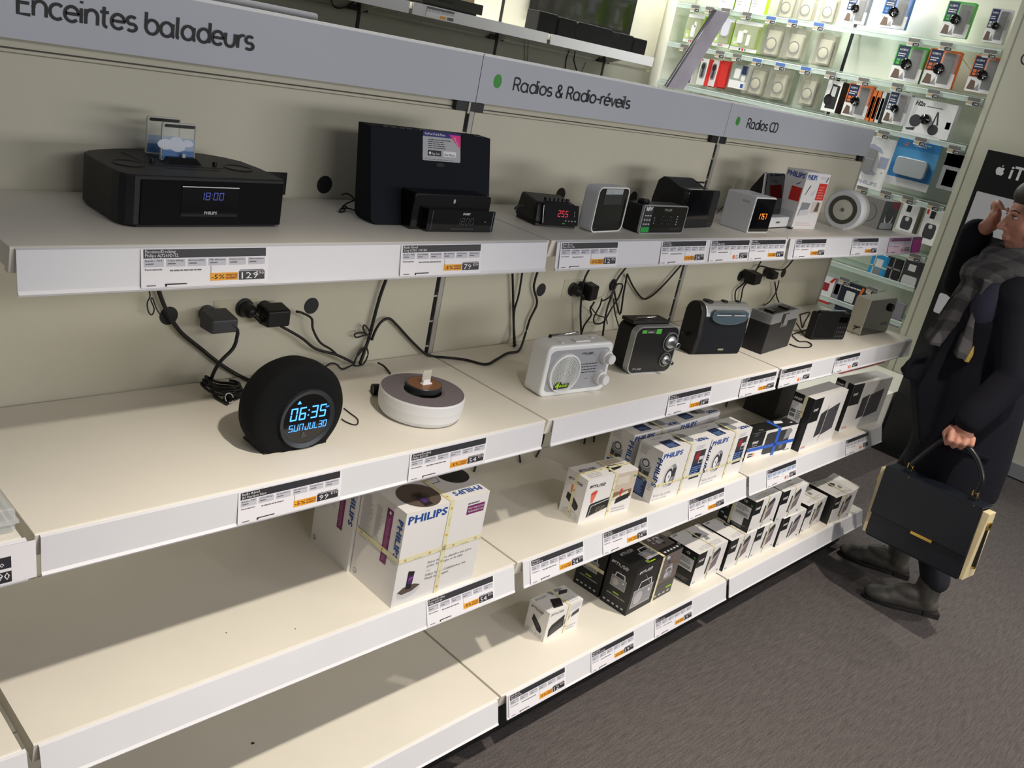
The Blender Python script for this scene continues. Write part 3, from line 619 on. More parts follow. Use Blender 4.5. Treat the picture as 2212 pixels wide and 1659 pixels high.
carton('black and white radio carton bound crosswise with blue tape', 2.0833, -.3386, ZC, -4.6, .2673, .0499, .0963, CARD, d_sr,
       [[('front', 0, .34, 1, .46)], [('front', .55, 0, .615, 1), ('top', .55, 0, .615, 1)]], tapemat=BTAPE)
def d_st(b, f):
    q = f['front']; b.rect(q, 0, .55, .26, 1, CARDB, .0003); b.text(q, 'SONY', .05, .76, .009, PAPER, w=.034, bold=.04)
    b.poly(q, [(.33, .2), (.5, .24), (.5, .72), (.33, .66)], PHDARK, .0005); b.poly(q, [(.52, .2), (.86, .27), (.86, .78), (.52, .7)], mat('photo_slate', '4c4a52', .5), .0005); b.rect(q, .04, .05, .16, .09, mat('print_rose', 'd79aa0', .5)); b.disc(q, .78, .68, .007, PHDARK, .0008)
    q = f['left']; b.rect(q, .66, 0, 1, 1, CARDB, .0003); b.rect(q, 0, .8, .5, 1, CARDB, .0003); b.text(q, 'SONY', .04, .88, .0085, PAPER, w=.03, bold=.04); b.rect(q, 0, 0, .66, .8, CARDB, .0002)
def st_lab(t, fs):
    q = fs['left']; b = MB(); b.rect(q, .02, .38, .62, .84, PAPER, .0009); b.rect(q, .06, .64, .3, .7, GREYTXT, .0012); b.rect(q, .06, .56, .3, .62, GREYTXT, .0012)
    for i in range(9): b.rect(q, .06 + i * .045, .42, .085 + i * .045, .5, INK, .0012)
    b.lines(q, .36, .54, .58, .72, 5, GREYTXT, .0012); b.build('barcode_label', t)
carton('tall white micro system carton with barcode label, lit by the spotlight', 2.3630, -.3829, ZC, .9, .2559, .0742, .1909, CARD, d_st, [[('left', .52, .6, .66, 1)], [('front', .5, .1, .515, .8)]], 'tall micro system cartons', extra=st_lab)
carton('tall grey-shaded micro system carton at the far end of the third shelf', 2.7232, -.3567, ZC, -3.5, .2985, .0699, .1844, CARD, d_st, [], 'tall micro system cartons')
carton('black flat carton lying behind the tall micro system cartons', 2.53, -.19, ZC, 3, .13, .12, .182, CARDB, lambda b, f: b.rect(f['front'], .1, .2, .5, .5, PHDARK), [], 'product cartons')
# ---- bottom shelf
def d_cube(b, f):
    q = f['front']; muse(b, q, .05, .88, .0055, GREYTXT, .05)
    b.poly(q, [(.1, .12), (.08, .38), (.14, .52), (.5, .72), (.52, .3)], INK, .0005); b.poly(q, [(.14, .15), (.13, .36), (.48, .52), (.48, .3)], PHDARK, .0007); b.poly(q, [(.5, .5), (.7, .62), (.62, .36), (.52, .34)], PHGREY, .0006); b.poly(q, [(.72, .5), (.94, .58), (.93, .72), (.74, .64)], PHDARK, .0006); b.poly(q, [(.62, .72), (.95, .78), (.95, .95), (.62, .92)], PHPALE, .0005)
    b.lines(q, .6, .08, .95, .26, 2, LGREY)
    q = f['left']; muse(b, q, .1, .82, .006, GREYTXT, .045); b.poly(q, [(.27, .46), (.3, .66), (.72, .42), (.82, .3), (.78, .2), (.6, .22)], INK, .0005); b.poly(q, [(.3, .5), (.32, .62), (.68, .4), (.64, .28)], PHDARK, .0007)
    for i in range(4): b.rect(q, .1 + i * .21, .06, .24 + i * .21, .14, PHPALE)
    q = f['top']; b.poly(q, [(.2, .15), (.45, .1), (.58, .5), (.35, .62)], INK, .0005); b.poly(q, [(.62, .65), (.85, .6), (.95, .75), (.75, .85)], PHDARK, .0005); b.rect(q, .55, .05, .97, .4, PAPER, .0006); b.lines(q, .58, .1, .95, .35, 3, LGREY, .0008); muse(b, q, .05, .78, .008, LGREY, .045); b.poly(q, [(.5, .75), (.9, .9), (.75, .98), (.45, .98)], PHGREY, .0005)
carton('small white clock radio carton, alone on the bottom shelf', 1.2390, -.3553, ZD, -.3, .1322, .0707, .0890, CARD, d_cube, [[('front', .56, 0, .63, 1), ('top', .56, 0, .63, 1)]])
def radio_pic(b, q, a0, b0, w, h, sk=0.0, lw=.0008):
    P = lambda x, y: (a0 + w * x, b0 + h * (y + sk * x))
    b.poly(q, [P(0, 0), P(1, 0), P(1, .62), P(0, .62)], mat('print_silver', 'b9b4b8', .45), .0005); b.poly(q, [P(.04, .04), P(.96, .04), P(.96, .58), P(.04, .58)], PHGREY, .0007)
    c = P(.3, .31); b.disc(q, c[0], c[1], .27 * min(h * q.V, w * q.U * .8), mat('print_silver', 'b9b4b8', .45), .0009); b.disc(q, *P(.82, .42), .05 * w * q.U, PAPER, .001)
    for s0, s1 in (((.2, .62), (.27, .86)), ((.27, .86), (.8, .86)), ((.8, .86), (.86, .62))):
        p0, p1 = P(*s0), P(*s1); dx, dy = (p1[0] - p0[0]) * q.U, (p1[1] - p0[1]) * q.V; l = math.hypot(dx, dy); nx, ny = -dy / l * .0016 / q.U, dx / l * .0016 / q.V
        b.poly(q, [(p0[0] - nx, p0[1] - ny), (p1[0] - nx, p1[1] - ny), (p1[0] + nx, p1[1] + ny), (p0[0] + nx, p0[1] + ny)], PAPER, .0009)
    p0, p1 = P(.4, 1.08), P(.8, .64); b.poly(q, [p0, (p0[0] + .006, p0[1]), (p1[0] + .006, p1[1]), p1], LGREY, .001)
def d_mb(b, f):
    q = f['front']; muse(b, q, .06, .86, .0085, PAPER, .065); radio_pic(b, q, .05, .12, .42, .62); b.rect(q, .58, .36, 1, 1, mat('photo_kitchen', '6d625f', .5), .0005)
    for i in range(12): x = .6 + random.random() * .3; z = .5 + random.random() * .4; b.rect(q, x, z, x + .03 + random.random() * .05, z + .03 + random.random() * .07, random.choice([PHPALE, PHDARK, PHGREY, PHBROWN]), .0007)
    radio_pic(b, q, .68, .42, .2, .28); b.rect(q, .58, 0, 1, .36, mat('print_charcoal', '4a4b48', .5), .0005); b.rect(q, .84, .16, .97, .19, LIME, .0008)
    for i in range(4): b.rect(q, .6 + i * .095, .06, .65 + i * .095, .1, LGREY, .0008)
    q = f['left']; muse(b, q, .07, .86, .0085, PAPER, .06); radio_pic(b, q, .2, .42, .56, .36); b.rect(q, .38, .3, .6, .325, LIME, .0006); b.text(q, '4 BAND PORTABLE RADIO', .16, .245, .004, PAPER, w=.064)
    for i in range(5): b.rect(q, .1 + i * .17, .07, .19 + i * .17, .105, LGREY, .0006)
    q = f['top']; muse(b, q, .06, .72, .011, LGREY, .06); radio_pic(b, q, .3, .18, .28, .6); b.rect(q, .6, .3, .99, .98, mat('photo_kitchen', '6d625f', .5), .0005); radio_pic(b, q, .74, .5, .16, .4); b.disc(q, .27, .12, .007, mat('print_olive', '6f8a2e', .5)); b.rect(q, .3, .05, .4, .09, LIME, .0006)
    for i in range(8): x = .62 + random.random() * .3; z = .4 + random.random() * .45; b.rect(q, x, z, x + .05, z + .1, random.choice([PHPALE, PHDARK, PHGREY]), .0007)
    for i in range(5): b.rect(q, .64 + i * .07, .1, .68 + i * .07, .17, LGREY, .0006)
carton('black carton of a portable radio standing at the front of the bottom shelf', 1.5356, -.3969, ZD, 2.2, .2318, .0923, .1526, CARDB, d_mb, [[('front', .54, 0, .585, 1), ('top', .54, 0, .585, 1)]], 'black portable radio cartons')
carton('second black portable radio carton, half hidden behind the front one', 1.5337, -.2966, ZD, 2.6, .2318, .0923, .1526, CARDB, d_mb, [[('left', 0, .5, 1, .57)]], 'black portable radio cartons')
# ---- white cube speaker cartons
SW, SD, SH = .158, .1138, .1131
def hex_pic(b, q, a, c, w, h):
    P = lambda x, y: (a + w * x, c + h * y)
    b.poly(q, [P(0, .05), P(.14, 0), P(.2, .72), P(.06, .8)], PHDARK, .0005)
    b.poly(q, [P(.24, 0), P(.9, .22), P(1, .86), P(.84, 1), P(.4, .82), P(.3, .6)], mat('photo_mauve', '7d7178', .5), .0005); b.poly(q, [P(.36, .6), P(.98, .84), P(.84, 1), P(.42, .84)], PHDARK, .0007); b.poly(q, [P(.34, .4), P(.9, .78), P(.6, .62), P(.34, .5)], PHPALE, .0009)
def d_cs(rich):
    def d(b, f):
        q = f['front']; b.rect(q, 0, .56, .28, 1, CARDB, .0003); b.text(q, 'SONY', .05, .72, .009, PAPER, w=.031, bold=.04); hex_pic(b, q, .4, .18, .4, .74); b.rect(q, .05, .05, .09, .1, mat('print_sky', '7fb0cf', .5)); b.rect(q, .1, .05, .14, .1, mat('print_sand', 'd8b070', .5)); b.rect(q, .86, .1, .92, .14, GREYTXT)
        q = f['left']; b.rect(q, 0, 0, 1, 1, CARDB, .0003)
        if rich:
            b.text(q, 'CE', .62, .85, .008, PAPER, w=.014, bold=.02); b.disc(q, .9, .83, .004, GREEN, .0007); b.rect(q, .42, .4, .92, .76, PAPER, .0006); b.lines(q, .46, .58, .88, .74, 5, GREYTXT, .0009)
            for i in range(14): b.rect(q, .48 + i * .028, .44, .493 + i * .028, .53, INK, .0009)
            b.lines(q, .45, .06, .92, .18, 3, PHGREY, .0006)
            b.poly(q, [(.05, .55), (.12, .7), (.26, .62), (.24, .42), (.1, .42)], PHGREY, .0006); b.rect(q, .06, .2, .16, .25, mat('print_sky', '7fb0cf', .5), .0006); b.rect(q, .2, .1, .3, .16, PHPALE, .0006)
        q = f['top']; b.text(q, 'SONY', .06, .9, .007, GREYTXT, w=.024, bold=.03)
        b.poly(q, [(.5, .5), (.42, .62), (.5, .74), (.64, .72), (.7, .6)], PHDARK, .0005); b.poly(q, [(.58, .34), (.72, .34), (.74, .48), (.66, .52)], PHGREY, .0005); b.lines(q, .3, .08, .9, .25, 3, LGREY); b.rect(q, .15, .08, .28, .2, PHPALE)
    return d
tpc = [[('front', .5, 0, .54, 1), ('top', .5, 0, .54, 1)]]
def sheet(t, fs):
    q = fs['left']; b = MB(); b.rect(q, .42, .14, .78, .4, PAPER, .0012); b.build('blank_label', t)
GC = 'white cube speaker cartons'
carton('white cube speaker carton nearest the black radio carton', 1.8470, -.4054, ZD, .5, SW + .008, SD, SH, CARD, d_cs(True), tpc + [[('left', .3, 0, .4, 1)]], GC)
carton('white cube speaker carton in the bottom row, second from the black radio carton', 2.0230, -.4113, ZD, 0, SW, SD, SH, CARD, d_cs(False), tpc, GC)
carton('white cube speaker carton in the bottom row, third from the black radio carton', 2.1840, -.4120, ZD, -.4, SW, SD, SH, CARD, d_cs(False), tpc, GC)
carton('white cube speaker carton in the bottom row, fourth from the black radio carton', 2.3466, -.4200, ZD, -1, SW, SD, SH, CARD, d_cs(False), [], GC)
carton('white cube speaker carton in the bottom row, next to last, in shadow', 2.5330, -.4160, ZD, 2, SW, SD, SH, CARD, d_cs(False), tpc, GC)
carton('white cube speaker carton at the far end of the bottom row, lid flap open', 2.7133, -.4346, ZD, -3.8, SW, SD, SH, CARD, d_cs(False), tpc, GC,
       extra=lambda t, fs: (lambda b: b.add([(.1, 0, SH), (.158, .0, SH), (.165, .10, SH + .004), (.165, 0, SH + .014), (.172, SD, SH + .014)], [(1, 3, 4, 2)], CARD) and b.hexa([(.13, .0, SH), (.172, 0, SH + .012), (.172, SD, SH + .012), (.13, SD, SH), (.13, 0, SH + .002), (.172, 0, SH + .014), (.172, SD, SH + .014), (.13, SD, SH + .002)], CARD).build('lid_flap', t))(MB()))
carton('white cube speaker carton stacked on top, with black barcode side and blank label', 2.1177, -.4079, ZD + SH, -.3, SW + .006, SD, SH, CARD, d_cs(True), tpc + [[('left', .34, 0, .42, 1)]], GC, extra=sheet)
carton('white cube speaker carton stacked on top, farther of the two', 2.2870, -.4134, ZD + SH, -2, SW, SD, SH, CARD, d_cs(False), tpc, GC)
# ================================================================== things on the top shelf
t = thing('docking_station', 'long black docking station with unlit display', 'docking station', (.173, -.2104, ZA), .9)
DOCKP = [(.012, -.004), (.257, -.0015), (.2615, .0135), (.2647, .081), (.259, .136), (.2415, .162), (.2215, .178), (.198, .19), (.1713, .197), (.13, .197), (.0931, .191), (.06, .181), (.0321, .169), (.0098, .154), (-.001, .14), (-.004, .12), (-.006, .03), (-.004, .012), (.002, .002)]
b = MB(); b.prism(DOCKP, .003, .0767, 'z', DARK); b.build('body', t, .0025)
b = MB(); b.prism([(.02, -.0062), (.255, -.004), (.255, .01), (.02, .01)], .005, .071, 'z', CLOTHB); b.build('front_grille', t, .0015)
b = MB(); b.prism([(x * .94 + .008, y * .94 + .005) for x, y in DOCKP], 0, .004, 'z', BLACK); b.build('base', t)
f = F((.082, -.0052, .018), (.093, .0004, 0), (0, 0, .0455)); b = MB(); b.rect(f, 0, 0, 1, 1, BLACKG, .0012); b.rect(f, 0, .97, 1, 1, SILVER, .0015); b.seg7(f, '18:00', .3, .56, .0115, LEDV, cw=.62, e=.0018); b.text(f, 'PHILIPS', .4, .08, .0045, LGREY, w=.021, bold=.03, e=.0018); b.build('display', t)
for cx, cy in ((.035, .07), (.217, .074)):
    b = MB(); b.lathe([(.0195, .0767), (.0225, .0782), (.0235, .0767)], DARK, (cx, cy, 0)); b.lathe([(.0195, .0769), (0, .0769)], BLACK, (cx, cy, 0)); b.build('speaker_ring', t)
b = MB(); b.box(.062, .066, .0767, .19, .0675, .0775, BLACK); b.box(.085, .05, .0767, .17, .051, .0775, BLACK); b.tube([(.06, .15, .0768), (.065, .1, .0768), (.075, .068, .0768)], .0006, BLACK); b.build('seam_lines', t)
for cx in (.079, .183):
    b = MB(); b.lathe([(.0035, .0767), (.003, .083), (0, .083)], BLACK, (cx, .088, 0), n=12); b.build('peg', t)
b = MB(); b.hexa([(.103, .082, .0767), (.158, .082, .0767), (.158, .104, .0767), (.103, .104, .0767), (.108, .092, .085), (.153, .092, .085), (.153, .104, .085), (.108, .104, .085)], BLACK); b.box(.131, .094, .085, .136, .097, .091, LGREY); b.build('dock_cradle', t)
SEA = glass('sea_print', (.16, .32, .62), .35, .15); SKY = glass('sky_print', (.55, .68, .92), .45, .15); CLOUDP = glass('cloud_print', (.88, .92, 1), .25, .2)
for nm, y, dx, wet in (('clear acrylic dummy phone in the front slot of the long dock', -.107, .0, 1), ('clear acrylic dummy phone standing behind the front one', -.0581, -.0015, 0)):
    q = thing('acrylic_dummy_phone', nm, 'dummy phone', (.2712 + dx, y, ZA + .0785), 1.5, 'acrylic dummy phones')
    b = MB(); b.prism(rr(.0555, .0575, (.001, .001, .004, .004), 4), 0, .004, 'y', CLEAR); b.build('clear_plate', q)
    b = MB(); b.ring(rr(.0555, .0575, (.001, .001, .004, .004), 4), rr(.054, .0565, (.001, .001, .0035, .0035), 4, .00075, .0005), -.0002, .0042, glass('plate_edge', (.85, .85, .8), .35)); b.build('plate_edge', q)
    f = F((0, -.0003, 0), (.0555, 0, 0), (0, 0, .0575)); b = MB(); b.poly(f, rr(.9, .085, .042, 6, .05, .88), INK, .0004); b.build('speaker_slot', q)
    b = MB(); b.rect(f, .03, .02, .97, .27, SEA, .0002); b.rect(f, .03, .27, .97, .6 if wet else .5, SKY, .0002)
    if wet:
        for i in range(9): b.disc(f, .1 + random.random() * .8, .33 + random.random() * .22, .004 + random.random() * .004, CLOUDP, .0004 + i * .00002, n=14, q=1.7)
    b.build('sea_picture', q)
# Sony-type dock speaker
t = thing('dock_speaker', 'tall black dock speaker with a white sticker on its front', 'speaker', (.6275, -.1905, ZA), -2.2)
W, LE = .288, .042
def lean(z): return LE * z / .168
b = MB()
out = rr(W, .168, (.014, .006, .002, .002), 5)
vs = [(x, lean(z), z) for x, z in out] + [(x, lean(z) * .6 + .056, z) for x, z in out]; n = len(out)
b.add(vs, [tuple(range(n)), tuple(reversed(range(n, 2 * n)))] + [(i + n, (i + 1) % n + n, (i + 1) % n, i) for i in range(n)], NAVYC); b.build('cabinet', t, .0015)
b = MB()
for i in range(9): b.box(.03 + i * .018, LE + .004, .168, .043 + i * .018, LE + .014, .1692, DARK)
b.box(.11, LE + .002, .168, .2, LE + .016, .1705, BLACK); b.box(.25, LE + .004, .168, .275, LE + .014, .1692, DARK); b.build('top_buttons', t)
b = MB(); b.prism(rr(.188, .066, (.002, .002, .006, .006), 4, .068, .001), -.028, .03, 'y', BLACKG); b.build('dock_block', t, .002)
b = MB(); b.prism(rr(.166, .041, .003, 3, .093, .001), -.043, -.02, 'y', BLACKG); f = F((.093, -.043, .001), (.166, 0, 0), (0, 0, .041))
b.text(f, 'SONY', .5, .79, .0042, SILVER, w=.019, bold=.04); b.seg7(f, '18:00'.replace(':', ''), .42, .32, .0135, LEDD, cw=.62); b.text(f, 'PERSONAL AUDIO DOCKING SYSTEM', .36, .1, .0025, GREYTXT, w=.055); b.rect(f, .06, .05, .064, .95, mat('edge_light', '5d6c80', .3)); b.rect(f, .965, .03, .975, .97, mat('edge_light', '5d6c80', .3)); b.disc(f, .86, .48, .001, LGREY); b.build('display_block', t, .001)
f0 = F((0, 0, 0), (W, 0, 0), (0, LE, .168))
b = MB(); b.box(.160, -.0292, .052, .1645, -.028, .059, LGREY); b.build('connector', t)
b = MB(); b.disc(f0, .555, .66, .004, BLACK, .0006, q=2.6); b.build('badge', t)
f = F(f0.p(.405, .7, .0008), Vector((.0925, 0, 0)), Vector((0, LE, .168)).normalized() * .0535); b = MB()
b.poly(f, rr(1, 1, .03, 3), mat('sticker_silver', 'b4b6bb', .4), 0); b.poly(f, [(0, .82), (1, .82), (1, .98), (.98, 1), (.02, 1), (0, .98)], mat('sticker_navy', '23217a', .4), .0002); b.text(f, 'For/Pour iPod & iPhone', .05, .87, .0045, PAPER, w=.049, e=.0005, bold=.01)
b.poly(f, [(.69, .94), (.995, .94), (.995, .46)], mat('sticker_pink', 'ee2a8c', .4), .0004); b.text(f, 'iPhone 5', .8, .84, .004, PAPER, w=.024, rot=-52, e=.0007)
b.lines(f, .14, .43, .75, .78, 5, INK, .0003, .35); b.rect(f, .13, .17, .48, .36, INK, .0003); b.text(f, 'App Store', .235, .21, .0048, PAPER, w=.0195, e=.0006); b.disc(f, .185, .26, .0028, PAPER, .0006); b.poly(f, rr(.34, .19, .03, 3, .54, .17), PAPER, .0003); b.text(f, 'iPod  iPhone', .57, .2, .0042, INK, w=.025, e=.0006); b.lines(f, .05, .04, .95, .08, 1, GREYTXT, .0003)
b.build('sticker', t)
# clock radio, red digits
t = thing('clock_radio', 'small black clock radio with red digits, first on the radios bay top shelf', 'clock radio', (1.0726, -.1957, ZA), -12)
b = MB(); lo = [(-.012, .004), (0, -.006), (.1, -.0), (.106, .006), (.106, .07), (.095, .085), (.01, .085), (-.012, .075)]
b.hexa([(-.014, .0, .008), (.105, 0, .006), (.107, .085, .006), (-.012, .085, .006), (-.008, .012, .05), (.098, .010, .05), (.1, .082, .058), (-.006, .082, .058)], BLACK); b.hexa([(0, -.004, .004), (.102, -.002, .004), (.1, .01, .004), (0, .01, .004), (.002, .006, .05), (.098, .007, .049), (.096, .02, .052), (.004, .02, .053)], BLACK); b.build('body', t, .006, 3)
b = MB(); b.box(-.008, .004, 0, .1, .08, .007, BLACK); b.build('base', t)
f = F((.003, -.0045, .007), (.098, .0015, 0), (0, .0095, .043)); b = MB(); b.poly(f, rr(1, 1, .06, 4), BLACKG, .0012); b.seg7(f, '2:55'.replace(':', ''), .4, .4, .0135, LEDR, cw=.55, e=.0018, slant=.15)
for i in range(4): b.rect(f, .62 + i * .09, .2, .66 + i * .09, .24, LGREY, .0017)
for i in range(4): b.rect(f, .87, .45 + i * .07, .885, .48 + i * .07, LGREY, .0017)
b.rect(f, .55, .06, .62, .1, GREEN, .0017); b.rect(f, .0, .05, .012, .9, SILVER, .0016); b.build('display', t)
b = MB()
for i in range(6): b.box(.02 + i * .012, .02 + i * .001, .053, .027 + i * .012, .03, .0585, BLACK)
b.build('top_buttons', t)
# white upright clock with mirror front
t = thing('clock_radio', 'upright white clock with mirror front', 'clock radio', (1.1866, -.2439, ZA), 5.6)
w, d, h = .1274, .0356, .101
b = MB(); b.prism(rr(w, h, .014, 6), .0, d, 'y', SOFTW); b.build('body', t, .004, 3)
b = MB(); b.ring(rr(w, h, .014, 6), rr(w - .006, h - .005, .012, 6, .003, .0025), -.002, .003, mat('white_rim', 'f0f0ec', .35)); b.build('rim', t)
f = F((.003, -.0003, .0025), (w - .006, 0, 0), (0, 0, h - .005)); b = MB(); b.poly(f, rr(1, 1, .1, 5), MIRROR, .0003); b.rect(f, .2, .62, .82, .86, mat('lcd_grey', '3a3d3a', .3), .0008); b.rect(f, .22, .86, .8, .985, mat('paper_strip', 'aab0b4', .5), .0009); b.rect(f, .42, .89, .43, .93, INK, .0012); b.text(f, 'muse', .05, .05, .003, GREYTXT, w=.014, e=.0009); b.build('mirror_face', t)
# projector clock
t = thing('clock_radio', 'black projector clock radio with silver frame and NEW sticker', 'clock radio', (1.3508, -.2549, ZA), .4)
w, d, h = .1834, .049, .068
b = MB(); b.prism(rr(w, h - .002, .006, 4), .003, d, 'y', BLACK); b.build('body', t, .003)
b = MB(); b.ring(rr(w, h, .007, 5), rr(w - .006, h - .005, .0055, 5, .003, .0025), -.002, .004, SILVER); b.build('silver_frame', t)
f = F((.003, 0, .0025), (w - .006, 0, 0), (0, 0, h - .005)); b = MB(); b.poly(f, rr(1, 1, .04, 4), BLACKG, .0004); b.seg7(f, '0:49'.replace(':', ''), .42, .32, .02, LEDD, cw=.6, e=.0012); b.stroke(f, 'muse', .47, .83, .007, SILVER, w=.03, wt=.12)
for i in range(4): b.rect(f, .8, .3 + i * .1, .82, .34 + i * .1, LGREY, .0009)
for i in range(3): b.rect(f, .27, .34 + i * .1, .283, .38 + i * .1, LGREY, .0009)
b.lines(f, .68, .13, .95, .16, 1, GREYTXT, .0009); b.build('display', t)
f = F((.003, -.0006, .0025), (w - .006, 0, 0), (0, 0, h - .005)); b = MB(); b.rect(f, .025, .02, .205, .985, mat('sticker_slate', '20282c', .4), 0); b.rect(f, .02, .02, .205, .2, mat('sticker_green', '179c3f', .4), .0003); b.text(f, 'NEW', .035, .83, .009, PAPER, w=.025, e=.0005, shear=.2, bold=.03)
for r_ in range(3):
    for c_ in range(3): b.rect(f, .04 + c_ * .055, .3 + r_ * .16, .075 + c_ * .055, .345 + r_ * .16, LGREY, .0004)
b.build('sticker', t)
b = MB(); b.lathe([(.014, .066), (.015, .071), (.013, .076), (.0, .077)], BLACK, (.035, .03, 0)); b.lathe([(.006, .0775), (0, .0775)], BLACKG, (.035, .03, 0)); b.build('projector_knob', t)
# arched clock radio behind it
t = thing('clock_radio', 'black arched clock radio with big plain front, behind the projector clock', 'clock radio', (1.5945, -.2078, ZA), 3.9)
w, h = .1658, .0992
b = MB(); b.prism(rr(w, h, .011, 5), 0, .014, 'y', BLACKG); b.build('front_slab', t, .001)
b = MB(); b.box(.012, -.0006, .0, w - .03, .0, .022, DARK); b.build('lower_strip', t)
b = MB(); b.prism([(.014, 0.004), (.105, .004), (.112, .05), (.105, .1), (.092, .112), (.078, .112), (.04, .098), (.014, .096)], .012, w - .02, 'x', DARK); f = F((.012, .105, .004), (0, -.09, 0), (0, 0, .1)); b.disc(f, .45, .4, .026, BLACK, .001); b.build('arched_body', t, .003)
b = MB(); b.tube([(.16, .02, .03), (.19, .03, .027)], .004, BLACK); b.build('antenna_stub', t)
b = MB(); b.box(.08, .03, .110, .12, .034, .114, BLACK); b.build('top_button', t)
# white cube clock
t = thing('cube_clock', 'white cube clock with orange digits 17:57', 'clock', (1.8493, -.2546, ZA), 0)
w, d, h = .1122, .0919, .099
b = MB(); b.box(0, 0, 0, w, d, h, SOFTW); b.build('body', t, .003)
f = F((.003, -.0002, .004), (w - .006, 0, 0), (0, 0, h - .008)); b = MB(); b.poly(f, rr(1, 1, .02, 2), BLACKG, .0002); b.seg7(f, '1757', .3, .38, .016, LEDO, cw=.5, th=.1, e=.0008, gap=.25); b.build('display', t)
f = F((0, d, 0), (0, -d, 0), (0, 0, h)); b = MB(); b.rect(f, .58, .8, .8, .84, GREYTXT, .0005); b.rect(f, .6, .81, .78, .83, SOFTW, .0008); b.build('slot', t)
b = MB()
for i in range(6): b.box(.03 + i * .01, .02, h, .037 + i * .01, .04, h + .0008, PHPALE)
b.build('top_buttons', t)
# mirror dock
t = thing('mirror_dock', 'mirror-fronted dock with white base and brand lettering, partly behind the cube clock', 'docking station', (2.0383, -.2121, ZA), 5.4)
b = MB(); b.box(0, 0, .003, .138, .09, .0331, SOFTW); f = F((0, 0, .003), (.138, 0, 0), (0, 0, .03)); b.text(f, 'PHILIPS', .33, .42, .005, INK, w=.03, bold=.03); b.build('base', t, .002)
b = MB(); b.box(.003, .003, 0, .135, .087, .004, BLACK); b.build('foot', t)
b = MB(); b.hexa([(.002, .03, .033), (.134, .03, .033), (.134, .042, .033), (.002, .042, .033), (.002, .05, .152), (.134, .05, .152), (.134, .06, .152), (.002, .06, .152)], CHROME); b.build('mirror_frame', t, .004)
f = F((.004, .0297, .034), (.128, 0, 0), (0, .0196, .1165)); b = MB(); b.poly(f, rr(1, 1, .06, 4), MIRROR, .0006); b.build('mirror_panel', t)
b = MB(); b.prism([(.045, .034), (.095, .034), (.088, .1), (.062, .148), (.056, .15)], .004, .13, 'x', BLACK); b.build('rear_body', t, .003)
# tall white carton
def d_tall(b, f):
    q = f['front']; b.text(q, 'PHILIPS', .05, .88, .0145, BLUE, w=.056, bold=.03); b.rect(q, .62, .53, .98, .83, RED); b.lines(q, .66, .56, .94, .8, 5, mat('rose_small_print', 'eb8a80', .5), .0007)
    b.poly(q, [(.12, .6), (.16, .62), (.3, .78), (.26, .78)], PHDARK); b.poly(q, [(.3, .62), (.5, .6), (.55, .72), (.36, .62)], PHPALE); b.poly(q, [(.08, .22), (.13, .48), (.5, .47), (.46, .36), (.2, .34)], PHGREY); b.poly(q, [(.1, .24), (.5, .26), (.52, .34), (.14, .34)], PHPALE, .0006); b.rect(q, .58, .3, .96, .5, mat('photo_warm', 'd8cdc4', .5)); b.poly(q, [(.72, .32), (.9, .33), (.88, .48), (.78, .5)], PHBROWN, .0007); b.lines(q, .1, .06, .9, .14, 2, mat('rose_faint', 'e0c8c4', .5)); b.rect(q, .62, .9, .9, .95, PHPALE); b.poly(q, [(.86, .86), (.9, .86), (.96, .95), (.93, .95)], PHDARK, .0007)
    q = f['left']; b.text(q, 'PHILIPS', .07, .88, .0145, BLUE, w=.06, bold=.03); b.rect(q, .45, .48, .95, .72, RED); b.poly(q, [(.6, .76), (.7, .76), (.86, .83), (.74, .8)], GREYTXT); b.rect(q, .1, .1, .9, .3, PHPALE)
carton('tall white carton with blue lettering and red block on the top shelf', 2.1859, -.2095, ZA, -2.2, .14, .0702, .1699, CARD, d_tall)
# round white radio
pb_ = at(1810.5, 493, 2, ZA)
t = thing('round_radio', 'round white CD radio with grey ring and clear disc window', 'radio', (pb_.x, pb_.y, ZA), -84)
b = MB(); R_ = .0655; cz = R_ * .94
b.lathe([(0, .012), (R_ * .9, .012), (R_, .004), (R_, -.02), (R_ * .97, -.03)], SOFTW, (0, 0, cz), 'y', 40); b.build('body', t)
b = MB(); b.lathe([(R_ * .97, -.03), (R_ * .96, -.06), (R_ * .86, -.075), (0, -.075)], glass('smoky_window', (.75, .74, .66), .35, .1), (0, 0, cz), 'y', 40); b.build('disc_window', t)
b = MB(); b.lathe([(R_ * .8, -.035), (R_ * .8, -.05), (0, -.05)], mat('violet_disc', '5d4fb0', .25, .5), (0, 0, cz), 'y', 32); b.build('compact_disc', t)
b = MB(); b.lathe([(R_ * .7, .0125), (R_ * .7, .0135), (R_ * .5, .0135), (R_ * .5, .0125)], mat('ring_grey', '4a4940', .6), (0, 0, cz), 'y', 40); b.build('grey_ring', t)
b = MB(); b.lathe([(R_ * .5, .0128), (0, .016)], mat('cone_white', 'cfcdc0', .5), (0, 0, cz), 'y', 32); b.lathe([(.006, .0165), (0, .0165)], GREYTXT, (0, 0, cz), 'y', 16); b.build('cone', t)
b = MB(); b.box(-.022, -.01, 0, .022, .06, .009, SOFTW); b.build('foot', t, .002)
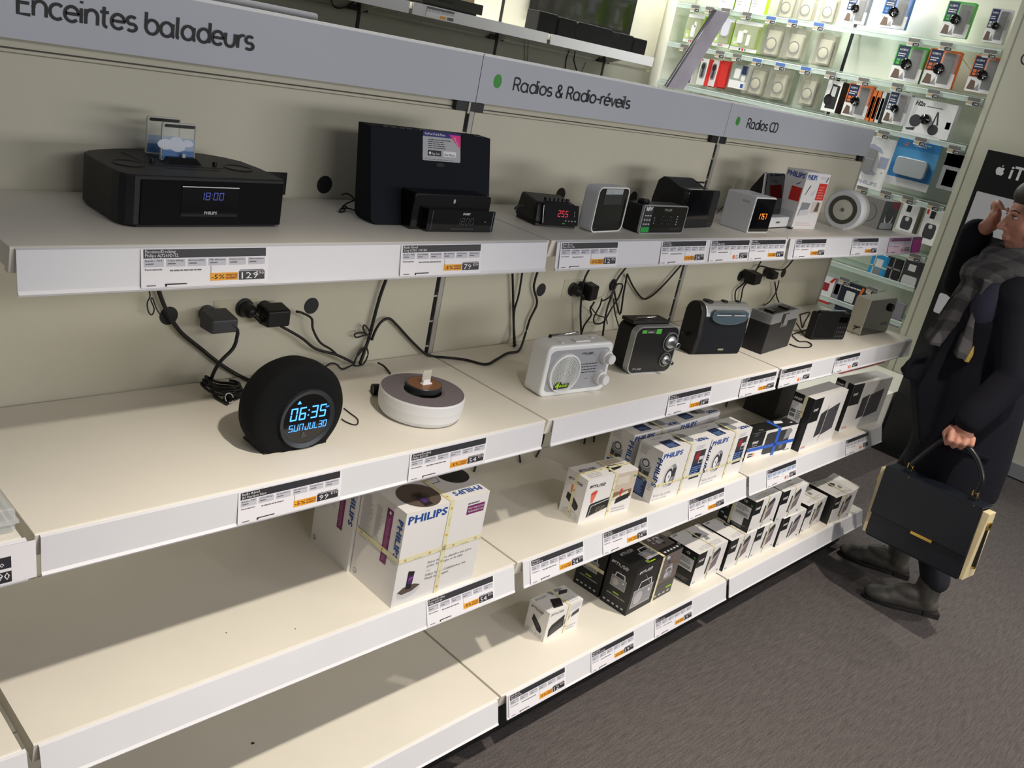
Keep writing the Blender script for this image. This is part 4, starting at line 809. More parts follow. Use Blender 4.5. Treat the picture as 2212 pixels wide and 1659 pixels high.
def d_gb(b, f):
    q = f['left']; b.rect(q, 0, 0, 1, 1, mat('print_dove', 'b7b6b2', .5), .0003); b.disc(q, .42, .5, .033, mat('print_stone', '8b8a86', .5), .0005); b.disc(q, .38, .5, .0315, mat('print_dove', 'b7b6b2', .5), .0007)
    q = f['front']; b.rect(q, 0, 0, 1, 1, mat('photo_forest', '3f4744', .5), .0003); b.rect(q, .5, .75, 1, 1, mat('photo_burgundy', '6d2a3a', .5), .0005); b.disc(q, .5, .42, .03, PHPALE, .0006, q=.9); b.disc(q, .5, .52, .028, PHDARK, .0008, q=.9); b.poly(q, rr(.8, .22, .08, 4, .08, .03), mat('photo_steel', '93999a', .4), .001)
    b.rect(f['top'], 0, 0, 1, 1, mat('print_dove', 'b7b6b2', .5), .0003)
carton('grey carton with a round radio pictured, last on the top shelf', 2.8015, -.2158, ZA, -5.8, .1103, .0868, .0999, CARDB, d_gb)
pt = at(1705, 494, 2, ZA)
b = MB(); pts = [(math.cos(a * 2.3) * .008 * (1 + .4 * math.sin(a * 5)), math.sin(a * 3.1) * .006, .003 + .002 * math.sin(a * 7)) for a in [i * .35 for i in range(36)]]
b.tube(pts, .0014, RUBBER, 6); tag(b.build('cable_knot', loc=(pt.x, pt.y, ZA)), 'small black knot of wire in front of the tall white carton', 'cable')
# ================================================================== second shelf
t = thing('round_clock_radio', 'round black clock radio with blue digits 06:35', 'clock radio', (.4415, -.31, ZB), 0)
R_ = .09; cz = .0665; cut = -cz
def chord(r): return [(r * math.cos(a), max(r * math.sin(a), cut)) for a in [2 * PI * i / 64 for i in range(64)]]
b = MB()
prof = [(0, -.005), (.80, -.005), (.955, -.0015), (1.0, .006), (1.0, .03), (.955, .05), (.86, .064), (.6, .074), (0, .076)]
n = 64
rings = [[(x, y, cz + z) for x, z in chord(max(r, .001) * R_)] for r, y in prof]
vs = [p for r in rings for p in r]
b.add(vs, [(k * n + i, k * n + (i + 1) % n, (k + 1) * n + (i + 1) % n, (k + 1) * n + i) for k in range(len(prof) - 1) for i in range(n)], CLOTHB, True)
b.build('body', t)
cx, cy = .0105, cz - .0085
b = MB(); b.lathe([(.0545, .0055), (.0535, .011), (.046, .0085), (.0455, .0075)], mat('slate_ring', '30343b', .35, .3), (cx, 0, cy), 'y', 48); b.build('ring', t)
b = MB(); b.lathe([(.0465, .0078), (0, .0078)], BLACKG, (cx, 0, cy), 'y', 40)
f = F((cx - .05, -.0078, cy - .05), (.1, 0, 0), (0, 0, .1))
b.seg7(f, '06:35', .155, .5, .0235, LEDB, cw=.56, th=.11, gap=.16, slant=.06); b.seg7(f, 'SUN', .15, .3, .0125, LEDB, cw=.62, th=.1, gap=.2); b.seg7(f, 'JUL30', .47, .3, .0125, LEDB, cw=.56, th=.1, gap=.16)
b.poly(f, [(.27, .8), (.35, .8), (.33, .835), (.31, .865), (.29, .835)], LEDB, .0008); b.text(f, 'AM', .845, .66, .0035, LEDB, e=.0008); b.text(f, 'JBL', .41, .175, .0085, mat('jbl_grey', '55524e', .4), w=.011, bold=.03, e=.0008); b.build('display', t)
b = MB(); b.box(-.062, -.0005, 0, .062, .066, .004, BLACK); b.build('foot', t)
b = MB(); b.box(-.078, .018, .06 + .045, -.0775, .024, .1055, LGREY); b.build('side_mark', t)
# disc dock
t = thing('disc_dock', 'round white dock with grey top and copper centre', 'docking station', (.7521, -.2675, ZB), 0)
GT = mat('grey_taupe_cloth', '6d666b', .85, noise=.08, nscale=600, bump=.1)
b = MB(); b.lathe([(.068, .003), (.078, .004), (.083, .012), (.0855, .03), (.0855, .047), (.0845, .0495), (.083, .05)], SOFTW, n=64); b.lathe([(0, .0), (.066, 0), (.068, .003)], DARK, n=40); f = F((-.04, -.0857, .018), (.08, 0, 0), (0, .0, .02)); b.build('body', t)
b = MB(); b.lathe([(.0845, .0496), (.045, .0505), (.038, .0485)], GT, n=64); b.build('cloth_top', t)
b = MB(); b.lathe([(.036, .046), (.0365, .056), (.035, .0575), (.034, .0572)], mat('dark_steel_rim', '55585a', .3, .7), (.012, .012, 0), n=48); b.build('rim', t)
b = MB(); b.lathe([(.034, .0573), (0, .0573)], mat('copper_brown', '8d5a34', .35, .35, noise=.06, nscale=80), (.012, .012, 0), n=40); b.build('copper_plate', t)
b = MB(); b.box(.0, .002, .0573, .024, .012, .0605, PAPER); b.box(.003, .005, .0605, .021, .01, .0665, PAPER); b.build('connector', t, .0008)
b = MB(); b.box(.004, .011, .0573, .026, .0125, .085, glass('frosted_tab', (.9, .88, .82), .55, .3)); b.build('back_tab', t)
rp = at(813, 830, 2, ZB + .02); b = MB(); b.tube([(-.012, -.004, .012), (.012, -.012, .012)], .0115, BLACK, 14); tag(b.build('round_plug', loc=(rp.x, rp.y, ZB)), 'short black plug at the rear edge of the round white dock', 'plug')
# white portable radio
t = thing('portable_radio', 'white portable radio with round grille and two white knobs', 'radio', (1.0695, -.3009, ZB), -5.8)
w, d, h = .2054, .0565, .1227
b = MB(); b.prism(rr(w, h, .016, 6), 0, d, 'y', mat('glossy_white_plastic', 'e6e8ea', .3)); b.build('body', t, .005, 3)
f = F((.011, -.0006, .012), (w - .022, 0, 0), (0, 0, h - .024)); b = MB(); b.poly(f, rr(1, 1, .1, 5), GREYP, 0)
b.stroke(f, 'muse', .52, .86, .0065, INK, w=.034, wt=.13); 
for r_ in range(4): b.lines(f, .45, .4 + r_ * .07, .82, .43 + r_ * .07, 1, INK, .0006, .6, 0)
b.text(f, '4', .4, .1, .008, GREEN, bold=.03); b.lines(f, .43, .1, .55, .12, 1, GREYTXT); b.lines(f, .71, .84, .76, .86, 1, INK); b.lines(f, .66, .24, .71, .26, 1, INK); b.build('face_panel', t)
b = MB(); c = (.06, -.0, .056); b.lathe([(.047, .0005), (.0465, .007), (.0425, .008), (.0405, .004)], SOFTW, c, 'y', 40); b.lathe([(.041, .004), (.02, .0055), (0, .006)], mat('grille_white', 'cfd2cf', .5, bump=.3, bscale=1500), c, 'y', 40)
for i in range(1, 9): b.lathe([(.0045 * i, .0067), (.0045 * i + .0016, .0067)], mat('grille_holes', 'aeb1ae', .6), c, 'y', 36)
f = F((.03, -.0082, .018), (.045, 0, 0), (0, 0, .02)); b.build('speaker_grille', t)
b = MB(); b.poly(f, [(.05, .1), (1, .2), (1.05, .75), (.55, .65), (.45, 1), (.2, .9), (.0, .35)], INK, .0003); b.text(f, '4', .08, .2, .015, LIME, e=.0006, bold=.04, shear=.15); b.text(f, 'BAND', .38, .35, .006, LIME, w=.026, e=.0006, bold=.03, shear=.15); b.build('sticker', t)
for kx, kz in ((.182, .088), (.178, .037)):
    b = MB(); b.lathe([(.017, .0), (.016, .012), (.013, .014), (.012, .024), (.0105, .026), (0, .026)], SOFTW, (kx, 0, kz), 'y', 28); b.build('knob', t)
b = MB(); b.box(.09, .012, h, .135, .03, h + .003, SOFTW); b.box(.045, .012, h, .055, .024, h + .0015, SOFTW); b.box(.155, .03, h, .165, .04, h + .0015, SOFTW); b.build('top_buttons', t, .0008)
b = MB(); b.tube([(.045, .05, h + .004), (.13, .05, h + .008)], .003, CHROME, 10); b.tube([(.043, .05, h - .002), (.045, .05, h + .006)], .004, DARK); b.build('antenna', t)
# black retro radio
t = thing('portable_radio', 'black square radio with silver rim and two big dials', 'radio', (1.4273, -.2684, ZB), -9.8)
w, d, h = .1557, .0547, .1271
b = MB(); b.prism(rr(w - .004, h - .004, .02, 6, .002, .002), .01, d + .012, 'y', BLACK); b.build('body', t, .003)
b = MB(); b.ring(rr(w, h, .022, 8), rr(w - .006, h - .006, .02, 8, .003, .003), -.002, .016, SILVER); b.build('silver_rim', t)
f = F((.003, .0, .003), (w - .006, 0, 0), (0, 0, h - .006)); b = MB(); b.poly(f, rr(1, 1, .15, 7), mat('satin_black', '0d0d0e', .35), .0002); b.stroke(f, 'muse', .12, .06, .006, SILVER, w=.03, wt=.13)
b.rect(f, .12, .87, .56, .955, mat('strip_grey', '3b3f3c', .4), .0005); b.rect(f, .46, .86, .58, .965, mat('sticker_lime', '4cb83a', .45), .0008); b.rect(f, .13, .88, .23, .945, mat('sticker_lime', '4cb83a', .45), .0008); b.lines(f, .27, .89, .43, .94, 1, LGREY, .0008); b.build('front_panel', t)
for kx, kz, r in ((.131, .084, .026), (.127, .036, .019)):
    b = MB(); b.lathe([(r, .0005), (r, .0035), (r * .93, .0035), (r * .92, .0015)], SILVER, (kx, 0, kz), 'y', 36); b.lathe([(r * .92, .0015), (r * .68, .0015)], BLACK, (kx, 0, kz), 'y', 36); b.lathe([(r * .68, .002), (r * .62, .007), (r * .42, .009), (r * .28, .010), (r * .26, .022), (r * .3, .024), (r * .3, .03), (r * .24, .0305)], SILVER, (kx, 0, kz), 'y', 32); b.lathe([(r * .24, .03), (0, .029)], BLACK, (kx, 0, kz), 'y', 20); b.build('dial', t)
b = MB(); b.box(.004, .02, h - .002, .132, .065, h + .008, BLACK); b.build('handle', t, .002)
b = MB(); b.tube([(.02, .03, h + .011), (.095, .036, h + .013)], .0025, CHROME, 8); b.build('antenna', t)
# rounded boombox
t = thing('portable_radio', 'rounded black radio with silver top and glassy strip', 'radio', (1.7792, -.2290, ZB), -13.2)
w, d, h = .1987, .066, .1497
side = [(.002, 0), (d - .004, 0), (d, .01), (d, h * .75)] + [(d / 2 + d / 2 * math.cos(math.radians(a)), h * .75 + h * .25 * math.sin(math.radians(a))) for a in range(10, 180, 17)] + [(0, h * .75), (-.006, h * .4), (-.002, .01)]
b = MB(); b.prism(side, .004, w - .004, 'x', NAVYC); b.build('body', t, .004, 3)
b = MB(); b.prism([(p[0] * 1.01 - .0006, p[1] * 1.005) for p in side], 0, .02, 'x', BLACK); b.build('side_cap', t, .005, 3)
top = [(p[0] * 1.015 - .001 if True else 0, p[1] + .0012) for p in side if p[1] >= h * .74]
b = MB(); b.prism(top, .02, w + .0005, 'x', SILVER); b.build('silver_top', t, .003)
b = MB(); o = [(.06 + .066 * 2 * (i / 12), 0) for i in range(13)]
P = []
for i in range(25):
    a = PI + PI * i / 24; P.append((.11 + .072 * math.cos(a), h * .78 + .024 * math.sin(a)))
P += [(.182, h * .86), (.17, h * .9), (.05, h * .9), (.038, h * .86)]
b.prism(P, -.0085, .012, 'y', mat('smoky_blue_window', '4d5d66', .08, coat=.5)); f = F((.05, -.0086, h * .76), (.12, 0, 0), (0, 0, .02)); b.rect(f, .02, .35, .5, .5, LGREY, .0003); b.rect(f, .6, .35, .98, .48, LGREY, .0003); b.rect(f, .1, .62, .85, .72, INK, .0003); b.build('disc_window', t, .002)
for kx, r in ((.045, .016), (.11, .011), (.165, .008)):
    b = MB(); b.lathe([(r, h + .0005), (r * .9, h + .004), (0, h + .0045)], BLACK, (kx, d * .48, 0), n=24); b.build('knob', t)
f = F((.08, -.0045, .014), (.06, 0, 0), (0, -.0004, .012)); b = MB(); b.text(f, 'PHILIPS', .3, .1, .0055, mat('logo_gold', 'c9c7a0', .4), w=.022, bold=.03, e=.0012); b.build('logo_plate', t)
b = MB(); b.hexa([(-.022, .03, .052), (.004, .03, .046), (.004, .036, .046), (-.022, .036, .052), (-.024, .03, .058), (.004, .03, .056), (.004, .036, .056), (-.024, .036, .058)], BLACK); b.build('side_lever', t, .001)
# black box radio with silver lid
t = thing('cd_radio', 'black box-shaped radio with silver lid and window notch', 'radio', (2.0515, -.3036, ZB), 5.5)
w, d, h = .2078, .0680, .1251
b = MB(); b.hexa([(.002, .002, 0), (w - .002, .002, 0), (w - .002, d, 0), (.002, d, 0), (0, 0, h - .03), (w, 0, h - .03), (w, d, h - .03), (0, d, h - .03)], mat('charcoal_plastic', '1b1b1f', .5)); b.build('body', t, .002)
b = MB(); b.ring([(x, y) for x, y in ((0, 0), (w, 0), (w, d), (0, d))], [(.006, .006), (w - .006, .006), (w - .006, d - .006), (.006, d - .006)], 0, .03, SILVER)
b.v = [(x, z, h - y) for x, y, z in b.v]; b.build('silver_lid', t, .001)
b = MB(); b.box(.006, .006, h - .012, w - .006, d - .006, h - .004, mat('smoked_top', '3c3d40', .25)); b.box(.07, .02, h - .004, .14, .045, h - .0025, DARK); b.build('lid_inset', t)
for kx in (.05, .155):
    b = MB(); b.box(kx - .012, .018, h - .004, kx + .012, .048, h + .003, BLACKG); b.build('knob', t, .002)
b = MB(); f = F((0, 0, 0), (w, 0, 0), (0, 0, h)); b.rect(f, .38, .62, .62, .97, BLACKG, .0009); b.rect(f, .47, .66, .62, .95, mat('grey_flap', '77787c', .3), .0015); b.build('window_notch', t)
# slim black radio
t = thing('portable_radio', 'slim black portable radio with keypad', 'radio', (2.4371, -.2706, ZB), -12.7)
w, d, h = .1733, .03, .0933
b = MB(); b.prism(rr(w, h, .008, 5), 0, d, 'y', BLACK); b.build('body', t, .003)
f = F((0, -.0002, 0), (w, 0, 0), (0, 0, h)); b = MB(); b.rect(f, .04, .08, .62, .92, CLOTHB, .0004); b.build('speaker_cloth', t)
b = MB(); b.rect(f, .68, .66, .94, .86, BLACKG, .0006)
for r_ in range(3):
    for c_ in range(4): b.poly(f, rr(.04, .07, .01, 2, .68 + c_ * .07, .1 + r_ * .17), PHDARK, .0008)
b.build('keypad', t)
b = MB(); b.box(.015, .006, h, .14, .018, h + .005, DARK); b.box(.06, .008, h + .005, .15, .014, h + .0075, SILVER); b.build('antenna', t, .001)
# silver-cased speaker
t = thing('table_radio', 'silver-cased table radio with glossy black front at the shelf end', 'radio', (2.7404, -.3065, ZB), -2.2)
w, d, h = .2133, .0560, .1327
b = MB(); b.prism(rr(w, h, .009, 5), .0, d, 'y', mat('champagne_plastic', 'b5b3a4', .35, .3)); b.build('shell', t, .002)
f = F((.002, -.0006, .002), (w - .004, 0, 0), (0, 0, h - .004)); b = MB(); b.poly(f, rr(1, 1, .045, 4), BLACKG, .0004); b.disc(f, .82, .3, .001, LGREY, .0006)
for i in range(3): b.disc(f, .68 + i * .09, .28, .006, PHDARK, .0007)
b.build('front_panel', t)
b = MB(); b.lathe([(.015, 0), (.014, .01), (.012, .012), (0, .012)], BLACK, (.175, 0, .098), 'y', 28); b.build('knob', t)
b = MB(); b.tube([(-.02, .02, .02), (-.03, .01, .03), (-.022, .0, .034), (-.008, .015, .03), (.0, .03, .028)], .0022, RUBBER, 8, smoothn=4); b.build('tail_cord', t)
# ================================================================== plugs, adapters and cables on the gondola
def adapter(label, x, z, w, h, d, m, yaw=0):
    t = thing('power_adapter', label, 'power adapter', (x, -.001, z), yaw, 'power adapters')
    b = MB(); b.hexa([(-w / 2, -d, -h / 2 + .003), (w / 2, -d, -h / 2 + .003), (w / 2, -.014, -h / 2), (-w / 2, -.014, -h / 2), (-w / 2, -d, h / 2 - .006), (w / 2, -d, h / 2 - .006), (w / 2, -.014, h / 2), (-w / 2, -.014, h / 2)], m); b.build('housing', t, .004, 3)
    b = MB(); b.lathe([(.016, 0), (.016, .016), (0, .016)], m, (-.005, 0, h * .1), 'y', 20); b.build('plug', t)
    return t
a1 = at(485, 705, 1, -.06); adapter('larger charcoal power adapter of the two under the docking station', a1.x, a1.z + .002, .052, .036, .062, mat('slate_adapter', '3d3e43', .5))
a2 = at(600, 690, 1, -.045); adapter('black power adapter to the right of the charcoal one', a2.x, a2.z + .004, .05, .042, .05, BLACK)
a3 = at(1283, 640, 1, -.05); adapter('black power adapter tilted on the socket above the white portable radio', a3.x, a3.z + .006, .04, .048, .045, BLACK, 12)
a4 = at(1634, 603, 1, -.05); adapter('larger black power adapter above the silver-lid radio', a4.x, a4.z, .055, .044, .055, BLACK, 8)
a5 = at(1674, 596, 1, -.04); adapter('smaller black power adapter beside the larger one above the silver-lid radio', a5.x, a5.z, .042, .032, .042, DARK, 8)
for i, (sx, sy, lab) in enumerate(((527, 664, 'round black wall plug between the two adapters under the docking station'), (1236, 624, 'round black wall plug nearest the white portable radio'), (1256, 622, 'round black wall plug touching the tilted adapter'))):
    q = at(sx, sy, 1, 0); b = MB(); b.lathe([(.019, .001), (.0185, .004), (.014, .006)], INK, (0, 0, 0), 'y', 24); b.lathe([(.0145, .006), (.013, .026), (.006, .032), (0, .033)], BLACK, (0, 0, 0), 'y', 20); b.tube([(0, -.03, -.002), (.012, -.034, -.012), (.02, -.03, -.02)], .004, BLACK, 8, smoothn=3)
    tag(b.build('wall_plug', loc=(q.x, q.y, q.z)), lab, 'plug', 'wall plugs')
def cord(label, px, r=.0028, off=-.007, shelf='B', plane=None, group='cables', cat='cable'):
    """a cable along the back panel that drops onto the shelf"""
    zs = ZS[shelf] + r + .0005 if shelf else -9; pts = []
    for x, y in px:
        q = at(x, y, 1, off) if plane is None else at(x, y, 2, zs)
        if q.z < zs: q = at(x, y, 2, zs)
        pts.append(q)
    b = MB(); b.tube(pts, r, RUBBER, 7, smoothn=5)
    return tag(b.build('cable'), label, cat, group)
cord('thick black cable slanting down from under the docking station to the round clock', [(341, 622), (350, 649), (365, 681), (391, 718), (434, 753), (474, 785), (515, 811), (542, 823)], .004, -.012)
cord('thin bundled wire hanging under the docking station shelf', [(321, 622), (324, 640), (318, 655), (321, 674), (328, 680), (333, 668), (326, 648), (330, 645), (337, 665), (345, 678), (350, 682)], .0012, -.02)
cord('black cable curling down from the charcoal adapter', [(499, 700), (512, 712), (512, 728), (503, 753), (475, 782), (459, 811), (456, 831), (466, 857), (492, 872)], .0035, -.06)
c0 = at(470, 862, 2, ZB)
b = MB(); pts = []
for i in range(70):
    a = i * .29; k = 1 - i * .004
    u, v = math.cos(a) * .052 * k, math.sin(a) * .022
    pts.append((c0.x + .015 + u * .75 + v * .35, c0.y + .012 - u * .25 + v * .7, ZB + .004 + i * .0003 + .018 * max(0, -math.cos(a)) ** 2))
b.tube(pts, .0027, RUBBER, 7); e = at(520, 880, 2, ZB)
b.tube([pts[0], (e.x - .02, e.y + .02, ZB + .01), (e.x + .01, e.y + .03, ZB + .012)], .006, RUBBER, 8)
cl = tag(b.build('cable_coil'), 'coiled black cable tied in a bundle left of the round clock', 'cable', 'cables')
b = MB(); b.tube([(e.x - .012 + .008 * math.cos(a), e.y + .022 + .008 * math.sin(a) * .6, ZB + .011 + .008 * math.sin(a)) for a in [i * .7 for i in range(9)]], .0012, LGREY, 6); b.build('wire_tie', cl)
cord('black cable from the bottom of the black adapter down to the shelf', [(606, 704), (650, 729), (683, 754), (726, 766), (762, 783)], .003, -.03)
cord('thin black cable looping from the side of the black adapter', [(640, 673), (653, 676), (673, 688), (676, 711), (691, 739), (714, 754), (727, 766)], .0026, -.03)
cord('thick black cable running down from under the tall dock speaker', [(837, 596), (820, 643), (807, 691), (800, 719), (788, 757), (777, 786)], .0038, -.012)
cord('knotted black wire loops hanging beside the thick cable', [(800, 730), (785, 713), (787, 702), (796, 712), (800, 725), (782, 718), (766, 722), (771, 729), (790, 724), (800, 730), (782, 757), (768, 775), (764, 790), (775, 760), (790, 750), (795, 765), (786, 785), (772, 790), (760, 788)], .0018, -.014)
cord('long black cable snaking across the join of the second shelf', [(803, 735), (810, 716), (823, 696), (840, 688), (856, 701), (891, 739), (924, 767), (962, 772), (1005, 777), (1048, 787), (1071, 777), (1096, 763), (1121, 757), (1134, 724), (1144, 691), (1160, 655), (1153, 620), (1162, 585)], .0031, -.012)
cord('straight black cable hanging left of the snaking cable', [(1107, 585), (1109, 669), (1110, 730), (1110, 748)], .0031, -.012)
cord('black cable joining the straight one from the right', [(1129, 582), (1121, 634), (1112, 667), (1110, 695), (1113, 748)], .0027, -.012)
cord('thin dark wire lying behind the round white dock', [(703, 792), (715, 785), (727, 787), (738, 797), (752, 793), (765, 786)], .002, -.03)
cord('short black lead at the back of the round white dock', [(817, 784), (828, 790), (838, 800), (843, 807)], .0022, -.05)
cord('black cable dropping past the tilted adapter to the white radio', [(1275, 578), (1262, 605), (1256, 643), (1254, 681), (1256, 722)], .0028, -.02)
cord('black cable zigzagging sharply below the top shelf of the radios bay', [(1353, 577), (1335, 601), (1327, 618), (1327, 629), (1339, 679), (1347, 634), (1355, 592)], .0028, -.012)
cord('black cable sagging in a wide curve to the right on the radios bay panel', [(1355, 592), (1368, 620), (1387, 644), (1405, 641), (1434, 615), (1472, 572)], .0028, -.012)
cord('black cable slanting down in the tangle over the black square radio', [(1330, 617), (1311, 669), (1302, 725)], .003, -.014)
cord('black cable making an open loop in the tangle over the white radio', [(1300, 645), (1296, 660), (1283, 686), (1286, 699), (1304, 695), (1320, 668), (1335, 645), (1345, 617), (1332, 615), (1318, 640), (1302, 650)], .0024, -.02)
cord('thin black lead of the tilted adapter', [(1284, 652), (1275, 668), (1277, 681), (1262, 703), (1257, 718)], .0026, -.03)
cord('thin black cable running down behind the black square radio', [(1326, 645), (1328, 674), (1340, 716)], .002, -.012)
cord('short thin wire crossing the loops of the tangle', [(1275, 662), (1290, 680), (1308, 687), (1312, 700)], .0018, -.022)
cord('black cable from the shelf above into the larger adapter', [(1646, 561), (1634, 582), (1630, 590)], .0026, -.02)
cord('black cable arching over both adapters of the CD radios bay', [(1714, 560), (1693, 582), (1664, 580), (1643, 575), (1631, 587)], .0026, -.02)
cord('pair cable bending down left of the larger adapter', [(1618, 600), (1606, 613), (1589, 629), (1589, 657)], .0026, -.012)
cord('second thin cable hanging straight below the larger adapter', [(1618, 606), (1606, 620), (1601, 643), (1597, 659)], .0026, -.012)
cord('thin cable hanging from the smaller adapter', [(1674, 610), (1678, 641), (1684, 655)], .0024, -.02)
cord('thin cable crossing toward the silver-lid radio', [(1683, 606), (1676, 631), (1662, 652), (1648, 660)], .0022, -.02)
cord('black cable looping on the shelf beside the silver-lid radio', [(1711, 724), (1725, 737), (1742, 738), (1753, 744), (1748, 750), (1725, 750), (1705, 743)], .002, shelf='B', plane='z')
cord('black cable running across to the slim black radio', [(1712, 722), (1731, 716), (1748, 710)], .002, shelf='B', plane='z')
cord('black cable dropping from the silver-lid radio to the slim black radio', [(1720, 697), (1731, 715), (1742, 729)], .002, off=-.17)
cord('folded black strap behind the slim black radio', [(1728, 680), (1749, 675), (1739, 694), (1733, 707), (1728, 680)], .0025, off=-.15)
cord('tangled thin wire left of the tall dock speaker', [(808, 427), (785, 427), (765, 433), (748, 440), (738, 450), (733, 458), (745, 455), (740, 445), (750, 448), (735, 452), (752, 450), (780, 458), (779, 448), (769, 436), (760, 424), (748, 418), (737, 421)], .0014, -.09, 'A')
cord('black flex entering the red-digit clock from behind', [(1112, 452), (1118, 446), (1130, 444), (1138, 447)], .0025, -.16, 'A')
cord('black antenna wire beside the arched clock radio', [(1548, 461), (1562, 447)], .0014, -.15, 'A')
cord('thin wire loop sticking out behind the round clock', [(743, 882), (757, 893), (772, 905), (772, 916), (762, 917), (747, 911), (738, 905)], .0012, shelf='B', plane='z')
for lab, px in (('cable end dangling below the second shelf at the seam', [(1176, 930), (1174, 945), (1168, 967), (1158, 986)]), ('short cable end below the second shelf, left of the seam', [(1121, 978), (1124, 998)]), ('short cable end below the second shelf above the red beam carton', [(1266, 938), (1262, 958)]), ('short cable end below the second shelf, next to the alarm clock cartons', [(1284, 936), (1283, 954)]), ('cable end at the back over the big dock carton', [(1028, 1005), (1024, 1018)]), ('cable end below the second shelf near the power strip', [(1572, 866), (1568, 878)])):
    cord(lab, px, .0028, -.012, 'C')
q = at(1655, 862, 1, -.05)
t = thing('power_strip', 'white power strip at the back of the third shelf', 'power strip', (q.x - .07, -.06, ZC + .02), 0)
b = MB(); b.prism(rr(.17, .045, .012, 4), 0, .045, 'y', SOFTW); f = F((0, -.0004, 0), (.17, 0, 0), (0, 0, .045))
for i in range(3): b.disc(f, .22 + i * .14, .62, .0045, INK, .0004)
b.build('housing', t, .003)
b = MB(); b.tube([(0, .02, .03), (-.06, .03, .02), (-.1, .05, -.01)], .004, RUBBER, 8, smoothn=4); b.build('power_lead', t)
# ================================================================== the far back wall
GP = mat('grey_slat_panel', '9d9c92', .6, noise=.03, nscale=4, bump=.03)
seams = [1.48, 2.48, 3.445, 4.43]
ends = [.5, 1.48, 2.48, 3.445, 4.43, XG]
for i in range(5):
    x0, x1 = ends[i] + .012, ends[i + 1] - .012
    t = thing('wall_bay', ['first grey panelled bay of the far wall, mostly hidden by the sign', 'second grey panelled bay of the far wall', 'third grey panelled bay of the far wall, behind the black slim player', 'fourth grey panelled bay of the far wall, with the screen', 'last narrow panelled bay of the far wall at the corner'][i], 'wall bay', (ends[i], YB, 0), group='far wall bays')
    b = MB(); b.box(.012, 0, .2, x1 - ends[i], .03, 1.585, GP); b.box(.012, .006, 1.60, x1 - ends[i], .03, 1.66, GP); b.box(.012, .0, 1.68, x1 - ends[i], .03, 2.9, mat('white_upper_panel', 'e6e4d6', .6)); b.build('back_panel', t)
    if i < 4:
        b = MB(); b.box(x1 - ends[i] + .002, -.001, .2, x1 - ends[i] + .021, .02, 2.9, INK); b.build('upright', t)
        b = MB(); b.box(x1 - ends[i] - .05, -.006, 1.585, x1 - ends[i] + .06, .004, 1.612, mat('black_bracket')) ; b.build('clip', t)
SY, SZ = 2.12, 1.674
for i, (x0, x1) in enumerate([(.55, 1.47), (1.5, 2.487), (2.502, 3.455), (3.475, 4.44)]):
    t = thing('wall_shelf', ['white far wall shelf, hidden end', 'white far wall shelf running out at the top edge', 'white far wall shelf carrying the black slim player', 'white far wall shelf carrying the black speakers'][i], 'shelf', (x0, SY, SZ), group='far wall shelves')
    b = MB(); b.box(0, .004, -.03, x1 - x0, YB - SY, 0, WHITE); b.build('shelf_board', t)
    b = MB(); b.box(.004, -.002, -.052, x1 - x0 - .004, .002, .002, RAIL); b.build('price_rail', t)
    b = MB(); b.hexa([(x1 - x0 - .006, .18, -.031), (x1 - x0 - .002, .18, -.031), (x1 - x0 - .002, YB - SY - .008, -.09), (x1 - x0 - .006, YB - SY - .008, -.09), (x1 - x0 - .006, .18, -.03), (x1 - x0 - .002, .18, -.03), (x1 - x0 - .002, YB - SY - .008, -.03), (x1 - x0 - .006, YB - SY - .008, -.03)], WHITE); b.build('bracket', t)
pa, pb = at(921, 25, 1, SY - .003).x, at(981, 33, 1, SY - .003).x
r = thing('price_label', 'price label on the far wall rail under the black slim player', 'price label', (pa, SY - .003, SZ - .05), group='price labels')
f = F((0, -.0005, .003), (pb - pa, 0, 0), (0, 0, .045)); b = MB(); b.rect(f, 0, 0, 1, 1, LPAPER, .0002); b.rect(f, 0, .75, 1, 1, GREYTXT, .0005)
for i in range(6): b.rect(f, i * .168, .5, .15 + i * .168, .73, CELL, .0005)
b.rect(f, .5, .05, .72, .3, ORANGE, .0005); b.rect(f, .76, .03, 1, .33, GREYTXT, .0006); b.text(f, '99€', .8, .1, .008, PAPER); b.build('label_card', r)
p0, p1 = at(908, 12, 1, SY + .05), at(1040, 22, 1, SY + .05)
t = thing('slim_player', 'black slim player on the far wall shelf', 'player', (p0.x, SY + .04, SZ), 0)
b = MB(); b.box(0, 0, .012, p1.x - p0.x, .2, .06, BLACK); b.box(.03, -.002, .026, .2, 0, .04, BLACKG); b.build('body', t, .003)
b = MB(); b.box(.02, .02, 0, p1.x - p0.x - .02, .18, .012, DARK); b.build('foot', t)
b = MB(); b.box(.12, .04, .06, p1.x - p0.x - .03, .18, .085, mat('tan_cardboard', 'c6a882', .6)); tag(b.build('flat_carton', loc=(p0.x, SY + .04, SZ)), 'tan flat carton lying on the black slim player', 'box')
